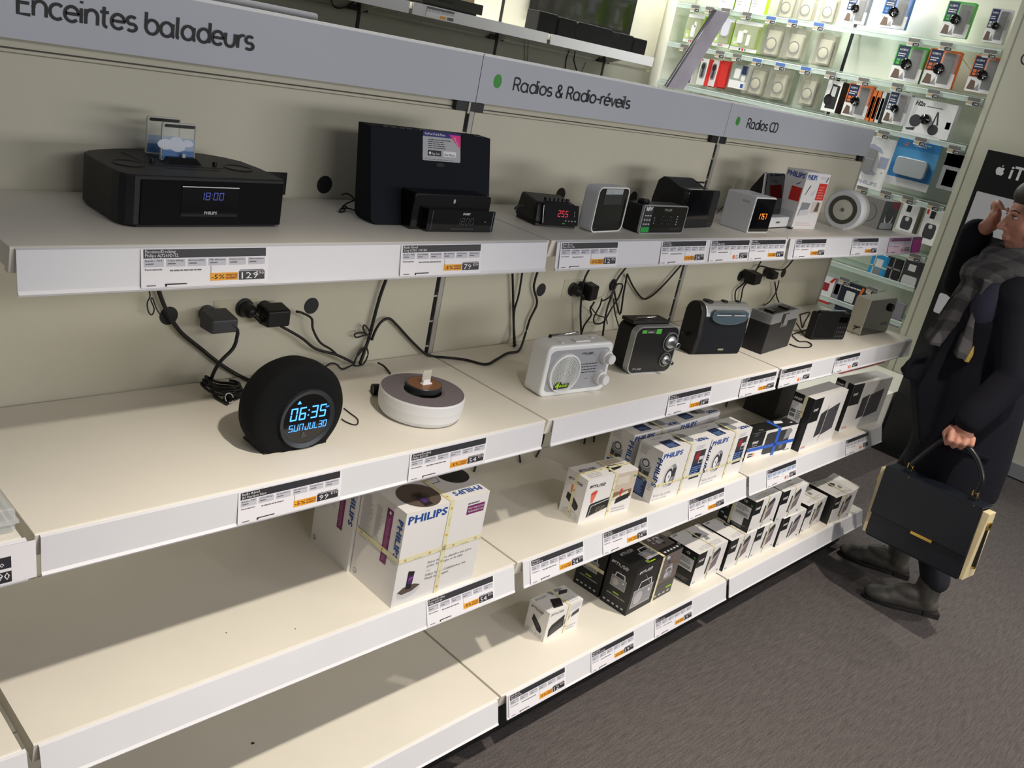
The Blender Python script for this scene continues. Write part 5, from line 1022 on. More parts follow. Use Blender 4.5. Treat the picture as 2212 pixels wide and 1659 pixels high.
# screen and speakers
s0, s1 = at(1148, 35, 1, YB - .05), at(1361, 63, 1, YB - .05)
t = thing('screen', 'large black screen mounted on the far wall behind the speakers', 'television', (s0.x, YB - .06, s0.z + .01))
W = s1.x - s0.x
b = MB(); b.box(0, 0, 0, W, .045, .62, BLACK); b.build('housing', t, .004)
f = F((.02, -.0005, .03), (W - .04, 0, 0), (0, 0, .57)); b = MB(); b.rect(f, 0, 0, 1, 1, BLACKG, .0004); b.build('display_panel', t)
b = MB(); b.box(W * .2, .01, -.06, W * .25, .05, 0, SOFTW); b.build('wall_bracket', t)
def sp(label, x0p, x1p, yp, hgt, dep, m=CLOTHB, face=True, y=SY + .05, rad=.006):
    xa, xb = at(x0p, yp, 1, y).x, at(x1p, yp, 1, y).x
    t = thing('speaker', label, 'speaker', (xa, y, SZ), 0, 'speakers on the far wall shelf')
    b = MB(); b.prism(rr(xb - xa, hgt, rad, 4), .004, dep, 'y', DARK); b.build('cabinet', t, .003)
    b = MB(); b.prism(rr(xb - xa - .006, hgt - .006, rad, 4, .003, .003), 0, .006, 'y', m); b.build('grille', t, .002)
    return t
sp('left satellite speaker in front of the screen', 1161, 1202, 60, .105, .1)
sp('second satellite speaker in front of the screen', 1203, 1243, 68, .1, .1)
sp('wide black centre speaker with rounded end', 1238, 1325, 85, .1, .12, rad=.035)
sp('black satellite speaker right of the wide centre one', 1334, 1366, 98, .095, .1)
sp('last black satellite speaker at the end of the far shelf', 1367, 1396, 105, .09, .1)
for i, (lab, px) in enumerate((('thick dark wire under the speakers shelf', [(1230, 108), (1224, 125), (1221, 148)]), ('second dark wire under the speakers shelf', [(1243, 111), (1240, 130), (1246, 152)]), ('thin grey wire under the speakers shelf, leftmost', [(1132, 86), (1134, 130)]), ('thin grey wire under the speakers shelf, close to the leftmost', [(1141, 88), (1140, 132)]), ('thin grey wire under the speakers shelf, rightmost', [(1266, 134), (1257, 155)]), ('black wire loop hanging over the far wall panel', [(716, 0), (720, 13), (733, 18), (748, 14), (764, 4)]))):
    b = MB(); b.tube([at(x, y, 1, YB - .004) for x, y in px], .0035 if i in (0, 1, 5) else .0018, RUBBER if i in (0, 1, 5) else GREYTXT, 6, smoothn=4); tag(b.build('wire'), lab, 'cable', 'wires on the far wall')
# things standing on the gondola top
p = [at(*q, 1, .003) for q in ((1440, 188), (1476, 194), (1577, 30), (1546, 22))]
GS = mat('grey_sheen_board', 'c9c3cf', .35, .0, noise=.18, nscale=9)
b = MB(); d = Vector((.004, .012, .002)); b.hexa([p[0], p[1], p[1] + d, p[0] + d, p[3], p[2], p[2] + d, p[3] + d], GS)
sb = tag(b.build('leaning_board'), 'grey shiny board leaning over the top of the radios header sign', 'board')
b = MB(); b.tube([p[0], p[3]], .003, SILVER, 6); b.build('edge_strip', sb)
p0, p1 = at(425, 0, 1, .06), at(688, 30, 1, .06)
t = thing('sign_back', 'grey plate rising behind the long header sign', 'sign', (p0.x, .06, 1.44)); b = MB(); b.prism(rr(p1.x - p0.x, p1.z - 1.44, (.002, .006, .006, .002), 3), 0, .006, 'y', mat('grey_plate', 'a3a3a6', .35, .2)); f = F((0, -.0004, 0), (p1.x - p0.x, 0, 0), (0, 0, p1.z - 1.44)); b.lines(f, .85, .9, .97, .93, 1, GREYTXT); b.build('plate', t)
# ================================================================== brightly lit accessory wall at the end
GLASSG = glass('green_tinted_glass', (.86, .93, .9), .75, .08)
LPAN = mat('lit_white_panel', 'ecebdf', .55)
XF = 4.75
for i, (ya, yb) in enumerate(((1.155, 2.30), (.245, 1.135))):
    t = thing('wall_bay', ['white panel of the accessory wall with the light switches and plugs', 'white panel of the accessory wall with the webcams'][i], 'wall bay', (XG, ya, 0), group='accessory wall bays')
    b = MB(); b.box(0, 0, .1, .02, yb - ya, 2.75, LPAN); b.build('back_panel', t)
    b = MB(); b.box(-.002, yb - ya, .1, .012, yb - ya + .02, 2.75, INK); b.build('upright', t)
b = MB(); b.box(4.76, 2.28, .0, 4.97, 2.30, 2.75, WALLW); tag(b.build('end_panel'), 'white side panel closing the accessory wall at the corner', 'panel')
RZ = {1: 2.016, 2: 1.7765, 3: 1.537, 4: 1.212, 5: .932, 6: .764, 7: .558}
RL = {1: 'top', 2: 'second', 3: 'third', 4: 'fourth', 5: 'fifth', 6: 'sixth', 7: 'lowest'}
for k, z in RZ.items():
    t = thing('glass_rail', f'{RL[k]} clear glass shelf of the accessory wall', 'glass shelf', (XF, .245, z - .045), group='glass shelves')
    b = MB(); b.box(.03, 0, .068, .2, 2.03, .074, GLASSG); b.build('glass_plate', t)
    b = MB(); b.box(-.002, 0, .036, .0, 2.03, .062, glass('clear_rail', (.86, .95, .92), .55, .12)); b.box(-.003, 0, .058, .004, 2.03, .064, mat('pale_rail_edge', 'dfe8e2', .3)); b.build('front_strip', t)
    for y in (.15, .85, 1.2, 1.9):
        b = MB(); b.hexa([(.01, y, .060), (.2, y, .045), (.2, y + .006, .045), (.01, y + .006, .060), (.01, y, .066), (.2, y, .066), (.2, y + .006, .066), (.01, y + .006, .066)], PHPALE); b.build('bracket', t)
FLG = mat('flag_grey_print', '6f6e6a', .5); FLB = mat('flag_blue_print', '4f6fb0', .5)
def flag(px, py, what, blue=False):
    q = at(px, py, 0, XF - .012)
    t = thing('price_hook', 'wire hook with price flag for ' + what, 'hook', (q.x, q.y, q.z), 0, 'price flag hooks')
    b = MB(); b.tube([(.2, 0, -.01), (.03, 0, -.014), (.0, 0, -.002)], .0022, CHROME, 6); b.build('wire_arm', t)
    f = F((-.001, .034, -.022), (0, -.068, 0), (0, 0, .042)); b = MB(); b.box(0, -.034, -.022, .0012, .034, .02, glass('flag_plastic', (.92, .93, .93), .25)); b.rect(f, .03, .55, .97, .97, FLB if blue else FLG, .0005); b.rect(f, .48, .04, .97, .46, INK, .0005); b.rect(f, .03, .2, .44, .46, mat('flag_tan', 'b9a888', .5), .0005); b.text(f, '24€', .58, .12, .01, PAPER, e=.0008); b.build('flag', t)
def hang(name, label, cat, cx, cy, wpx, hpx, dep, draw, group=None, back=.03, lean=0):
    """a pack hanging with its face towards the aisle; cx,cy pixel centre, size in pixels"""
    c = at(cx, cy, 0, XF + back); v = lambda a, b: at(cx + a, cy + b, 0, XF + back)
    w = v(-wpx / 2, -.09 * wpx).y - v(wpx / 2, .09 * wpx).y; h = v(.15 * hpx, -hpx / 2).z - v(-.15 * hpx, hpx / 2).z
    t = thing(name, label, cat, (c.x, c.y, c.z), -90 + lean, group)
    draw(t, w, h, dep, F((-w / 2, 0, -h / 2), (w, 0, 0), (0, 0, h)))
    return t
def card(t, w, h, d, m, name='card', r=.004, y0=.0):
    b = MB(); b.prism(rr(w, h, r, 3, -w / 2, -h / 2), y0, y0 + .002, 'y', m); return b
PLUGW = mat('ivory_plug', 'cfcbb9', .4); CARDG = mat('greige_card', 'a5a08d', .6)
BL2 = glass('blister_plastic', (.9, .9, .86), .82, .12)
def d_clear(t, w, h, d, f):
    b = card(t, w, h, d, CARDG, y0=d * .8); b.build('backing_card', t)
    b = MB(); b.prism(rr(w * .55, h * .72, .006, 3, -w * .2, -h * .42), d * .15, d * .7, 'y', PLUGW); b.lathe([(w * .21, -d * .1), (w * .2, -d * .02), (w * .17, -d * .0), (0, -d * .04)], PLUGW, (w * .07, 0, -h * .12), 'y', 20); b.lathe([(w * .03, -d * .085), (0, -d * .085)], INK, (w * .14, -.001 - d * .02, -h * .07), 'y', 10); b.lathe([(w * .26, .0), (w * .215, .0)], GREYTXT, (w * .07, 0, -h * .12), 'y', 20); b.build('white_plug', t, .002)
    b = MB(); b.prism(rr(w * .92, h * .95, .006, 3, -w * .46, -h * .475), -.002, d * .78, 'y', BL2); b.build('blister', t)
def d_lime(kind):
    def g(t, w, h, d, f):
        b = MB(); b.prism(rr(w, h, .004, 2, -w / 2, -h / 2), .001, d, 'y', LIME); q = F((-w / 2, .0005, -h / 2), (w, 0, 0), (0, 0, h))
        b.rect(q, 0, .0, 1, .12, PAPER); b.rect(q, 0, .12, 1, .88, mat('photo_olive', '8d9a5a', .5)); b.rect(q, 0, .88, 1, 1, PAPER); b.rect(q, .05, .14, .3, .42, LIME, .0007); b.rect(q, .1, .2, .22, .3, PAPER, .0009)
        b.rect(q, .35, .02, .4, .1, INK, .0007); b.rect(q, .45, .02, .52, .1, RED, .0007); b.rect(q, .56, .02, .6, .1, GREYTXT, .0007); b.build('sleeve', t)
        b = MB()
        if kind == 0: b.prism(rr(w * .22, h * .42, .004, 2, -w * .1, -h * .3), -.012, .0, 'y', PAPER); b.prism(rr(w * .12, h * .2, .003, 2, w * .02, h * .05), -.012, .0, 'y', PAPER)
        elif kind == 1: b.prism(rr(w * .4, h * .55, .014, 3, -w * .1, -h * .12), -.014, .0, 'y', mat('lilac_white', 'd5d6e6', .4))
        else: b.prism(rr(w * .18, h * .4, .004, 2, -w * .28, -h * .25), -.012, 0, 'y', PAPER); b.prism(rr(w * .12, h * .1, .004, 2, -w * .12, h * .1), -.012, 0, 'y', PAPER); b.prism(rr(w * .1, h * .36, .006, 2, w * .06, -h * .3), -.012, 0, 'y', PAPER)
        b.build('device', t, .001)
        b = MB(); b.prism(rr(w * .8, h * .74, .006, 3, -w * .42, -h * .37), -.018, .001, 'y', glass('thin_blister', (.96, .97, .95), .93, .05)); b.build('blister', t)
    return g
def d_cam(m1, mono=False, face=INK):
    def g(t, w, h, d, f):
        b = MB(); b.prism(rr(w, h, .005, 2, -w / 2, -h / 2), .0, d, 'y', m1 if not mono else PHPALE); q = F((-w / 2, -.0002, -h / 2), (w, 0, 0), (0, 0, h))
        b.rect(q, .0, .0, 1, .4, PAPER); b.rect(q, .04, .42, .42, .97, DBLUE, .0006)
        b.text(q, 'OLYMPUS', .08, .84, h * .055, PAPER, w=w * .28, bold=.02, e=.0009); b.lines(q, .08, .68, .38, .8, 2, PAPER, .0009)
        for i in range(4): b.rect(q, .08 + (i % 2) * .16, .45 + (i // 2) * .09, .2 + (i % 2) * .16, .52 + (i // 2) * .09, m1, .0009)
        b.poly(q, [(.05, .06), (.12, .33), (.28, .3), (.34, .05)], PHBROWN, .0006); b.poly(q, [(.3, .05), (.42, .25), (.5, .05)], PHGREY, .0007); b.rect(q, .5, .1, .86, .92, PHDARK, .0006); b.build('sleeve', t)
        b = MB(); b.prism(rr(w * .26, h * .6, .006, 3, w * .08, -h * .33), -.014, 0, 'y', DARK); b.build('device', t, .002)
        b = MB(); b.lathe([(w * .17, .0), (w * .17, .022), (w * .14, .026), (w * .1, .022), (0, .02)], BLACKG, (-w * .02, -.004, -h * .02), 'y', 24); b.build('security_disc', t)
        b = MB(); b.prism(rr(w * .52, h * .86, .008, 3, -w * .02, -h * .42), -.02, .0, 'y', glass('thin_blister')); b.build('blister', t)
    return g
def d_box(front, side, extra=None):
    def g(t, w, h, d, f):
        b = MB(); b.box(-w / 2, 0, -h / 2, w / 2, d, h / 2, side); q = F((-w / 2, 0, -h / 2), (w, 0, 0), (0, 0, h)); b.rect(q, 0, 0, 1, 1, front)
        if extra: extra(b, q)
        b.build('box_body', t)
    return g
def x_red(b, q): b.poly(q, rr(.72, .62, .2, 4, .12, .24), PHGREY, .0006); b.disc(q, .45, .7, .02, INK, .0008); b.poly(q, [(.3, .3), (.6, .3), (.62, .6), (.38, .6)], PHDARK, .0008); b.rect(q, .06, .9, .2, .98, RED, .0006)
def x_ear(b, q): b.rect(q, .28, .72, .55, .93, INK, .0006); b.poly(q, rr(.62, .42, .12, 4, .2, .16), PHDARK, .0006); b.disc(q, .5, .5, .012, PHPALE, .0008)
def x_bw(b, q): b.poly(q, [(.2, .1), (.9, .1), (.9, .85), (.35, .9)], INK, .0005); b.rect(q, .4, .5, .7, .82, PHPALE, .0008); b.disc(q, .3, .38, .03, BLACKG, .0012)
def d_phil(t, w, h, d, f):
    b = card(t, w, h, d, PAPER, y0=.0); q = F((-w / 2, -.0002, -h / 2), (w, 0, 0), (0, 0, h)); b.rect(q, .62, .42, .92, .64, BLUE, .0005); b.text(q, 'PHILIPS', .1, .06, h * .07, BLUE, w=w * .7, bold=.03); b.poly(q, [(.1, .3), (.3, .24), (.6, .26), (.55, .34), (.15, .36)], BLUE, .0005); b.poly(q, [(.05, .78), (.25, .86), (.55, .8), (.7, .7), (.5, .72)], BLUE, .0005); b.disc(q, .62, .3, .006, INK, .0006); b.disc(q, .82, .34, .005, INK, .0006); b.rect(q, .2, .86, .5, .99, PHPALE, .0006); b.build('backing_card', t)
    b = MB(); b.prism(rr(w * .42, h * .46, .02, 4, -w * .42, -h * .2), -.03, -.001, 'y', mat('charcoal_pouch', '3c3d3f', .6)); b.box(-w * .42, -.031, h * .05, 0, -.03, h * .06, SILVER); b.build('pouch', t, .004)
    b = MB(); b.box(-w / 2, -.034, -h / 2, w / 2, -.001, h / 2, glass('thin_blister')); b.build('blister', t)
def d_bluecard(t, w, h, d, f):
    b = card(t, w, h, d, mat('print_azure', '2f7fc0', .5), r=.01); q = F((-w / 2, -.0002, -h / 2), (w, 0, 0), (0, 0, h)); b.rect(q, 0, 0, 1, .16, PHPALE, .0004); b.rect(q, 0, .45, 1, .75, mat('print_azure_pale', '4b97cc', .5), .0003); b.text(q, 'eZ', .16, .8, h * .06, ORANGED, bold=.03); b.lines(q, .4, .82, .8, .9, 2, PHPALE); b.build('backing_card', t)
    b = MB(); b.prism(rr(w * .72, h * .36, .02, 4, -w * .36, -h * .28), -.03, -.001, 'y', mat('pale_silver_device', 'b4bcc2', .35, .3)); b.build('device', t, .004)
def d_phone(m, inner, txt=None):
    def g(t, w, h, d, f):
        b = card(t, w, h, d, m, r=.004); q = F((-w / 2, -.0002, -h / 2), (w, 0, 0), (0, 0, h)); inner(b, q)
        if txt: b.text(q, txt, .3, .3, h * .05, PAPER, e=.0008)
        b.build('backing_card', t)
    return g
HG = 'packs hanging on the accessory wall'
CL = 'clear switch packs on the accessory wall'
# top edge row (hanging above the first rail)
for i, (cx, cy) in enumerate(((1573, -6), (1607, 0), (1640, 5))): hang('boxed_gadget', ['lime and white pack at the picture top, first', 'lime and white pack at the picture top, between two others', 'lime and white pack at the picture top, last beside the clear packs'][i], 'pack', cx, cy, 31, 58, .04, d_box(PAPER, LIME, lambda b, q: (b.rect(q, 0, 0, .6, .07, INK), b.rect(q, .62, 0, 1, .08, LIME), b.lines(q, .1, .3, .5, .6, 3, LGREY))), HG)
for i, (cx, cy) in enumerate(((1696, 8), (1738, 14), (1786, 18))): hang('switch_pack', ['clear switch pack in the highest row, next to the lime packs', 'clear switch pack in the highest row, middle one', 'clear switch pack in the highest row, next to the webcam pack'][i], 'pack', cx, cy, 40, 66, .05, d_clear, CL)
WB = [('grey webcam pack in the highest row beside the upright', 1852, 18, 46, 66, GREYP), ('blue webcam pack in the highest row', 1935, 26, 56, 70, mat('print_cobalt', '3a7fd0', .5)), ('green webcam pack in the highest row, wrapped with a paper band', 2068, 42, 58, 76, mat('print_leaf', '46b040', .5)), ('black and white microphone pack beside the end wall, highest row', 2154, 56, 44, 74, PHPALE)]
for lab, cx, cy, w, h, m in WB: hang('webcam_pack', lab, 'pack', cx, cy, w, h, .03, d_cam(m), 'webcam packs')
# first rail
for p in ((1502, 18, 'the first lime pack'), (1533, 22, 'the lime pack behind the board'), (1567, 25, 'the lime pack beside the board'), (1613, 34, 'the widest lime pack')): flag(*p)
for p in ((1665, 43, 'the clear switch pack next to the lime ones'), (1712, 50, 'the middle clear switch pack of the second row'), (1768, 57, 'the last clear switch pack of the second row')): flag(*p, True)
for p in ((1974, 91, 'the green webcam pack below'), (2043, 100, 'the orange webcam pack below'), (2138, 116, 'the orange webcam pack by the end wall')): flag(*p)
hang('boxed_gadget', 'lime plug pack at the left end of the accessory wall', 'pack', 1499, 62, 34, 60, .04, d_lime(0), HG)
hang('boxed_gadget', 'lime pack with a lilac-white device, beside the leaning board', 'pack', 1563, 70, 36, 62, .04, d_lime(1), HG)
hang('boxed_gadget', 'widest lime pack, with three white pieces', 'pack', 1612, 79, 58, 64, .05, d_lime(2), HG)
for i, (cx, cy) in enumerate(((1664, 86), (1713, 94), (1776, 106))): hang('switch_pack', ['clear switch pack beside the widest lime pack', 'clear switch pack in the middle of the second row', 'clear switch pack at the end of the second row'][i], 'pack', cx, cy, 46, 70, .06, d_clear, CL)
for lab, cx, cy, w, h, m in (('green webcam pack in the second row', 1962, 138, 64, 76, mat('print_leaf')), ('orange webcam pack in the second row', 2032, 148, 66, 80, ORANGED), ('orange webcam pack partly behind the end wall', 2126, 162, 62, 78, ORANGED)): hang('webcam_pack', lab, 'pack', cx, cy, w, h, .03, d_cam(m), 'webcam packs')
# second rail
for p in ((1478, 103, 'the purple box behind the board'), (1555, 117, 'the red boxes'), (1592, 124, 'the white and blue pack')): flag(*p)
for p in ((1635, 134, 'the first clear switch pack of the third row'), (1685, 143, 'the middle clear switch pack of the third row'), (1740, 152, 'the last clear switch pack of the third row')): flag(*p, True)
for p in ((1794, 162, 'the black and white box'), (1865, 176, 'the orange webcam pack of the third row'), (1938, 188, 'the silver recorder pack'), (2016, 202, 'the white accessory pack'), (2103, 219, 'an empty place by the end wall')): flag(*p)
hang('boxed_gadget', 'white box with red side, nearer the leaning board', 'pack', 1518, 155, 24, 56, .09, d_box(PAPER, RED, x_red), HG, lean=-22)
hang('boxed_gadget', 'white box with red side, the second one', 'pack', 1541, 158, 22, 56, .09, d_box(PAPER, RED, x_red), HG, lean=-22)
hang('boxed_gadget', 'plain red box beside the red-sided pair', 'pack', 1562, 160, 16, 56, .03, d_box(RED, RED), HG)
hang('boxed_gadget', 'small purple box at the foot of the leaning board', 'pack', 1488, 158, 14, 40, .03, d_box(mat('print_plum', '6a4a86', .5), PAPER), HG)
hang('boxed_gadget', 'white and blue pack next to the red boxes', 'pack', 1596, 165, 36, 52, .04, d_box(mat('photo_sage', '9aa39a', .5), PAPER, lambda b, q: (b.rect(q, 0, 0, 1, .32, PAPER, .0006), b.rect(q, .72, .06, .88, .22, BLUE, .0008), b.poly(q, rr(.34, .4, .06, 3, .2, .4), PAPER, .0008), b.poly(q, rr(.24, .2, .05, 3, .66, .34), PAPER, .0008), b.rect(q, .6, .6, .95, .95, DBLUE, .0007))), HG)
for i, (cx, cy) in enumerate(((1630, 172), (1678, 181), (1741, 194))): hang('switch_pack', ['clear switch pack in the third row, nearest the red boxes', 'clear switch pack in the third row, middle one', 'clear switch pack in the third row, nearest the black and white box'][i], 'pack', cx, cy, 44, 68, .06, d_clear, CL)
hang('boxed_gadget', 'black and white webcam box next to the clear switch packs', 'pack', 1797, 208, 36, 66, .07, d_box(PAPER, INK, x_bw), HG, lean=-14)
hang('webcam_pack', 'orange webcam pack in the third row', 'pack', 1852, 218, 52, 70, .03, d_cam(ORANGED), 'webcam packs')
for i, cx in enumerate((1882, 1892, 1902)): hang('webcam_pack', ['edge-on webcam pack right behind the orange one', 'edge-on webcam pack in the middle of the row of edges', 'edge-on webcam pack nearest the silver recorder pack'][i], 'pack', cx, 228 + i * 2, 8, 66, .06, d_box(ORANGED if i < 2 else PHPALE, mat('photo_slate2', '474a58', .5), lambda b, q: b.rect(q, .2, .1, .9, .8, DBLUE)), 'webcam packs')
hang('recorder_pack', 'white and navy pack with a silver voice recorder', 'pack', 1937, 234, 46, 68, .04, d_cam(PHPALE, True), HG)
for i, cx in enumerate((1963, 1974)): hang('recorder_pack', ['edge-on recorder pack directly behind the silver one', 'edge-on recorder pack next to the white accessory pack'][i], 'pack', cx, 241 + i, 8, 62, .05, d_box(PHPALE, DBLUE), HG)
def d_h2(t, w, h, d, f):
    b = MB(); b.prism(rr(w, h, .012, 4, -w / 2, -h / 2), 0, d, 'y', PAPER); q = F((-w / 2, -.0002, -h / 2), (w, 0, 0), (0, 0, h)); b.text(q, 'H2n', .12, .82, h * .11, INK, w=w * .24, bold=.04, shear=.2); b.lines(q, .42, .82, .85, .87, 1, GREYTXT); b.disc(q, .25, .42, w * .15, PHDARK, .0006); b.disc(q, .75, .27, w * .13, PHDARK, .0006); b.poly(q, [(.68, .4), (.72, .74), (.76, .74), (.84, .4), (.8, .4), (.74, .66), (.71, .4)], PHDARK, .0007); b.poly(q, [(.06, .2), (.3, .25), (.28, .17), (.1, .15)], PHDARK, .0006); b.build('box_body', t)
    b = MB(); b.lathe([(w * .13, 0), (w * .12, .02), (w * .06, .03), (0, .03)], BLACKG, (.0, -.001, 0), 'y', 20); b.build('security_disc', t)
hang('accessory_pack', 'large white accessory pack with black gear pictured', 'pack', 2000, 258, 84, 82, .03, d_h2, HG)
hang('accessory_pack', 'second white accessory pack, edge-on behind the large one', 'pack', 2050, 265, 16, 76, .05, d_box(PAPER, PHPALE, lambda b, q: b.rect(q, .2, .3, .8, .5, PHDARK)), HG)
# third rail
for p in ((1908, 290, 'the charcoal pouch pack'), (1988, 305, 'the azure card'), (2061, 323, 'the violet card')): flag(*p)
hang('earphone_pack', 'white card with a charcoal pouch and blue lettering', 'pack', 1890, 352, 62, 108, .03, d_phil, HG)
hang('device_pack', 'azure blister card with a pale silver device', 'pack', 1973, 352, 94, 108, .03, d_bluecard, HG)
hang('device_pack', 'violet and grey card cut off by the end wall', 'pack', 2055, 372, 42, 78, .04, d_box(GREYP, GREYP, lambda b, q: (b.rect(q, 0, .65, 1, 1, mat('print_lavender', '6c6ea8', .5)), b.rect(q, .2, .1, .8, .55, PHPALE))), HG)
# fourth rail
for p in ((1862, 410, 'the carton hidden by the round white radio'), (1913, 420, 'the hidden box behind the grey carton'), (1961, 431, 'the first earphone box'), (2016, 445, 'the second earphone box')): flag(*p)
hang('earphone_box', 'white earphone box with black hang tab, left of its twin', 'pack', 1960, 473, 40, 66, .05, d_box(PAPER, mat('print_greige', 'a9a496', .5), x_ear), HG, lean=-10)
hang('earphone_box', 'white earphone box with small red mark, right of its twin', 'pack', 2010, 490, 44, 76, .05, d_box(PAPER, mat('print_greige', 'a9a496', .5), lambda b, q: (x_ear(b, q), b.rect(q, .06, .82, .18, .95, RED, .0008))), HG, lean=-10)
# fifth rail
flag(1976, 556, 'the black phone card')
hang('phone_case_pack', 'sky blue card with white gadget and cream tape, under the top shelf end', 'pack', 1898, 573, 38, 44, .03, d_box(mat('print_cyan', '2f9fe0', .5), PAPER, lambda b, q: (b.rect(q, .3, .4, .7, .8, PAPER, .0006), b.rect(q, .3, .05, .7, .35, PHGREY, .0006), b.rect(q, .2, 0, .26, 1, TAPE, .001), b.rect(q, 0, .4, 1, .46, TAPE, .001))), HG)
hang('phone_case_pack', 'black four-square card beside the sky blue one', 'pack', 1928, 580, 34, 44, .02, d_box(INK, INK, lambda b, q: (b.rect(q, .46, 0, .54, 1, PHGREY, .0006), b.rect(q, 0, .46, 1, .54, PHGREY, .0006))), HG)
hang('phone_case_pack', 'black card with white label by the end wall', 'pack', 1968, 592, 40, 56, .02, d_box(PHDARK, PHDARK, lambda b, q: (b.rect(q, .25, .6, .65, .85, PAPER, .0006), b.poly(q, rr(.8, .4, .1, 3, .1, .02), PHPALE, .0006))), HG)
# sixth rail
for p in ((1824, 607, 'the navy tool-look pack'), (1884, 628, 'the hidden pack over the silver-cased radio')): flag(*p)
hang('tool_pack', 'white and red blister pack at the end of the radios panel', 'pack', 1786, 626, 26, 56, .04, d_box(PAPER, GREYP, lambda b, q: (b.rect(q, .1, .45, .6, .75, mat('photo_red'), .0006), b.rect(q, 0, 0, 1, .08, RED, .0006), b.poly(q, [(.5, .8), (.75, .8), (1, 1), (.8, 1)], RED, .0006))), HG)
hang('tool_pack', 'grey and plum pack beside the white and red blister', 'pack', 1806, 630, 16, 54, .04, d_box(mat('photo_heather', '8c8894', .5), GREYP, lambda b, q: b.rect(q, .2, .4, .8, .8, mat('photo_plum', '4a3444', .5))), HG)
hang('tool_pack', 'navy pack with a white dome-shaped device', 'pack', 1834, 648, 50, 68, .04, d_box(mat('print_midnight', '1e2735', .5), mat('print_midnight'), lambda b, q: (b.poly(q, rr(.4, .34, .04, 3, .28, .42), PAPER, .001), b.text(q, 'TOUGH', .3, .28, .009, PAPER, e=.0012), b.lines(q, .1, .86, .9, .96, 1, PAPER, .001), b.poly(q, [(.82, .72), (.9, .72), (1, .95), (.9, 1)], ORANGED, .001), b.rect(q, .0, .0, 1, .1, mat('print_steelblue', '5a8aa8', .5), .001))), HG)
hang('tool_pack', 'grey pack behind the silver-cased radio', 'pack', 1925, 676, 44, 50, .04, d_box(mat('photo_heather', '8c8894', .5), GREYP), HG)
# low plinth and red promotion board between gondola and end wall
b = MB(); b.box(3.35, .02, 0, 4.745, .6, .3, WALLW); tag(b.build('plinth'), 'low white plinth between the gondola and the accessory wall', 'plinth')
p = [at(*q, 1, .3) for q in ((1812, 812), (1912, 780))]
t = thing('promotion_board', 'red promotion board with white lettering behind the tall grey carton', 'sign', (p[0].x, .3, .3), 0)
W = p[1].x - p[0].x; Hb = max(p[0].z, p[1].z) - .3
b = MB(); b.box(0, 0, 0, W, .012, Hb, mat('promo_red', 'e0243a', .45)); f = F((0, -.0004, 0), (W, 0, 0), (0, 0, Hb)); b.text(f, 'dégré 90', .25, .72, Hb * .2, PAPER, w=W * .45); b.rect(f, .6, .9, .85, .96, INK, .0008); b.rect(f, .22, .5, .52, .68, INK, .0008); b.build('board', t)
# ---- black card stand
t = thing('card_stand', 'tall black gift card stand with a white fruit emblem', 'display stand', (4.32, 0, 0), -90)
SB = mat('stand_black', '0f1012', .4)
b = MB(); b.prism(rr(.46, 1.548, .004, 2, 0, .016), 0, .3, 'y', SB); b.build('stand_body', t)
b = MB(); b.box(-.02, -.06, 0, .48, .32, .016, SB); b.build('foot_plate', t)
f = F((0, -.0006, 0), (.46, 0, 0), (0, 0, 1.56))
b = MB(); cx, cz, s = .085 / .46, 1.484 / 1.56, .021
E_ = lambda x, y: (cx + x * s / .46, cz + y * s / 1.56)
out = [(0, .62), (.25, .72), (.55, .72), (.8, .55), (.68, .35), (.62, .1), (.7, -.2), (.88, -.38), (.75, -.7), (.5, -.98), (.25, -1), (0, -.9), (-.25, -1), (-.5, -.98), (-.8, -.55), (-.95, 0), (-.85, .45), (-.55, .72), (-.25, .72)]
b.poly(f, [E_(x, y) for x, y in out], PAPER, .0004); b.poly(f, [E_(x, y) for x, y in ((.0, .82), (.05, 1.1), (.35, 1.35), (.32, 1.05))], PAPER, .0004); b.build('fruit_emblem', t)
b = MB(); b.text(f, 'iTunes', .128 / .46, 1.46 / 1.56, .058, PAPER, bold=.02); b.build('lettering', t)
def gcard(z0, z1, lab, a0=.03, dots=False):
    q = link('gift_card', None); q.location = (4.32 - .004, -a0, z0); q.rotation_euler = (0, 0, -PI / 2); tag(q, lab, 'gift card', 'gift cards on the black stand')
    b = MB(); b.prism(rr(.34, z1 - z0, .01 if dots else .003, 3), 0, .002, 'y', mat('pale_card', 'cfcfd4', .5)); g = F((0, 0, 0), (.34, 0, 0), (0, 0, z1 - z0))
    if dots: b.disc(g, .24, .62, .006, INK); b.disc(g, .2, .34, .005, INK)
    b.build('card_face', q)
gcard(1.187, 1.372, 'large pale card high on the black stand, beside the raised hand', .02)
gcard(.885, 1.06, 'pale card on the black stand behind the raised sleeve', .04)
gcard(.765, .865, 'pale card with black dots, lowest on the black stand', .025, True)
